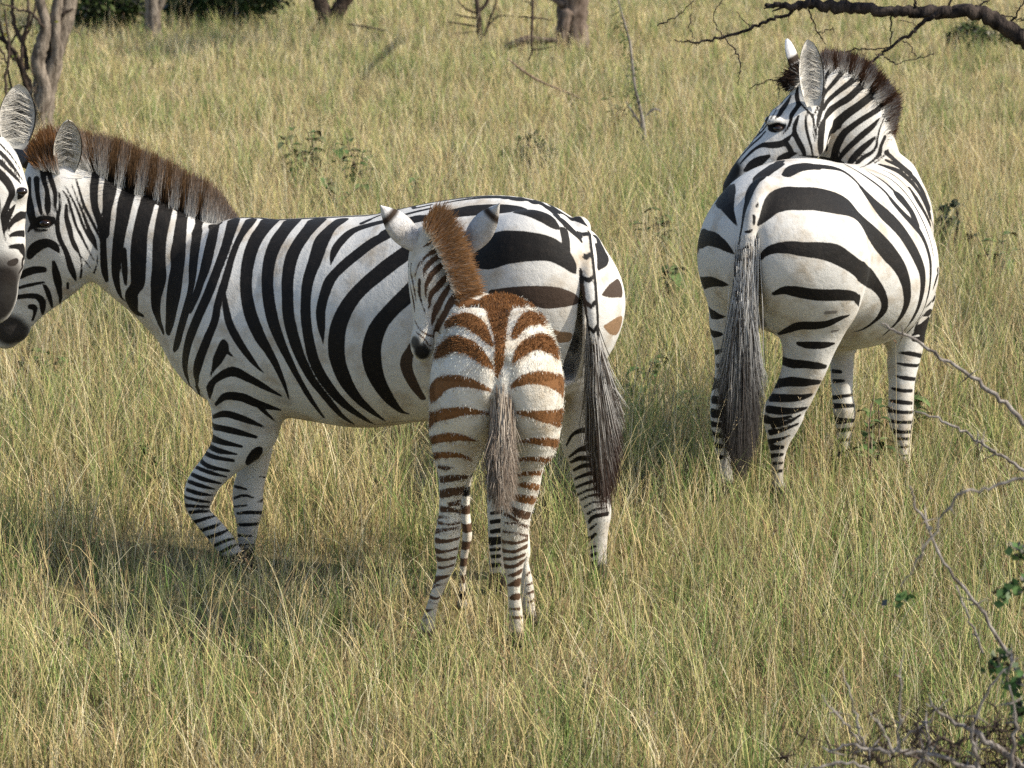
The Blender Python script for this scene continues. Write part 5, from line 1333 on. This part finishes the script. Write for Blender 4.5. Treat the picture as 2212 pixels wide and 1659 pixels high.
# the thorn bush in the lower right corner, closer to the camera
o = empty('thorn_bush', P(2260, 1700, 6.6) * np.array((1, 1, 0))); tag(o, 'bare thorn bush with pale twigs and a few green leaves in the lower right corner', 'bush')
t = MB()
rt = np.array(o.location)
def tw(rows, Y, th=16, tl=.035):
    p, r = path(rows, Y); t.limb(p, np.array(r) * .72, 7, thorns=th, tl=tl, tr=.0028, wob=.003)
tw([(2420, 1180, 22), (2300, 1000, 18), (2212, 912, 16), (2136, 842, 14), (2062, 790, 11), (1983, 740, 9), (1940, 718, 8), (1904, 700, 5)], 7.6, 9, .05)
tw([(2400, 1200, 16), (2300, 1080, 12), (2212, 1020, 11), (2154, 978, 9), (2105, 948, 8), (2044, 916, 8), (1977, 889, 5)], 7.5, 9, .045)
tw([(2380, 1000, 10), (2212, 1032, 10), (2123, 1057, 9), (2069, 1069, 9), (2026, 1136, 7), (1983, 1209, 6), (1947, 1270, 4)], 6.2, 12, .04)
tw([(2330, 1640, 16), (2212, 1462, 13), (2123, 1326, 11), (2050, 1228, 9), (1989, 1112, 8), (1965, 1050, 5)], 6.9, 9, .04)
tw([(2123, 1410, 8), (2090, 1330, 7), (2066, 1265, 5)], 6.8, 8)
tw([(2260, 1690, 30), (2180, 1640, 24), (2120, 1590, 18), (2040, 1550, 10), (2000, 1520, 5)], 6.4, 20, .05)
tw([(2260, 1700, 26), (2150, 1690, 18), (2050, 1640, 14), (1960, 1625, 13), (1900, 1622, 13), (1840, 1608, 10), (1790, 1625, 6)], 6.4, 30, .055)
tw([(1866, 1612, 9), (1842, 1530, 7), (1819, 1441, 3)], 6.4, 8, .04); tw([(1930, 1625, 9), (1905, 1575, 7), (1878, 1538, 3)], 6.3, 10, .04); tw([(1862, 1610, 9), (1815, 1550, 7), (1775, 1500, 3)], 6.4, 8, .04)
tw([(1940, 1625, 9), (1944, 1500, 6), (1950, 1400, 3)], 6.35, 10, .04); tw([(1950, 1600, 8), (2000, 1560, 7), (2050, 1510, 3)], 6.4, 10, .04)
tw([(2120, 1700, 20), (2110, 1640, 14), (2100, 1580, 10), (2140, 1480, 7), (2200, 1420, 4)], 6.3, 16, .045); tw([(2190, 1720, 20), (2185, 1640, 14), (2195, 1560, 9), (2180, 1480, 5)], 6.3, 16, .045)
tw([(1700, 1690, 8), (1760, 1660, 9), (1830, 1650, 9), (1900, 1670, 9)], 6.3, 22, .05); tw([(1980, 1700, 12), (1990, 1650, 9), (2010, 1600, 5)], 6.3, 22, .05)
for k in range(6): t.limb([rt + np.array((0, 0, -.02)), rt + np.array((rng.normal(0, .12), rng.normal(0, .12), .3)), P(2330 + abs(rng.normal(0, 60)), 1690 - 90 * k, 6.6 + rng.normal(0, .15))], [.016, .013, .008], 7, thorns=12, tl=.04)
for u_, v_, Y_ in ((2420, 1180, 7.6), (2400, 1200, 7.5), (2380, 1000, 6.2), (2330, 1640, 6.9), (1700, 1690, 6.3), (2120, 1700, 6.3), (1980, 1700, 6.3)):
    q_ = P(u_, v_, Y_); t.limb([rt + np.array((0, 0, .02)), (rt + q_) / 2 + np.array((0, 0, -.05)), q_], [.016, .012, .007], 7)
t.build('pale_twigs', TWIG_PALE, o); t = MB()
for k in range(46):
    u = 2212 - abs(rng.normal(0, 190)); v = 1690 - rng.random() * 90; du, dv = rng.normal(-30, 70), -30 - rng.random() * 90; q = 3 + 4 * rng.random()
    tw([(u, v, q + 3), (u + du * .5, v + dv * .5, q), (u + du, v + dv, 2)], 6.3 + rng.random() * .5, 26, .035)
t.build('dark_twigs', BARK_DARK, o)
cl = [(1935, 1300, 14), (1958, 1290, 10), (2185, 1270, 24), (2205, 1190, 20), (2165, 1290, 14), (2150, 1440, 22), (2190, 1470, 26), (2205, 1540, 26), (2175, 1420, 18), (2215, 1600, 22), (2005, 1140, 7)]
cs = [P(u, v, 6.6 + rng.normal(0, .1)) for u, v, r in cl]
V, F, C_ = leaf_cloud(cs, [(px(2.4 * r, 6.6),) * 3 for u, v, r in cl], 230, .011, [(.065, .125, .045), (.10, .17, .06), (.05, .10, .035)], .7); mesh_np('leaves', V, F, M_LEAF, o, False, dict(col=C_))
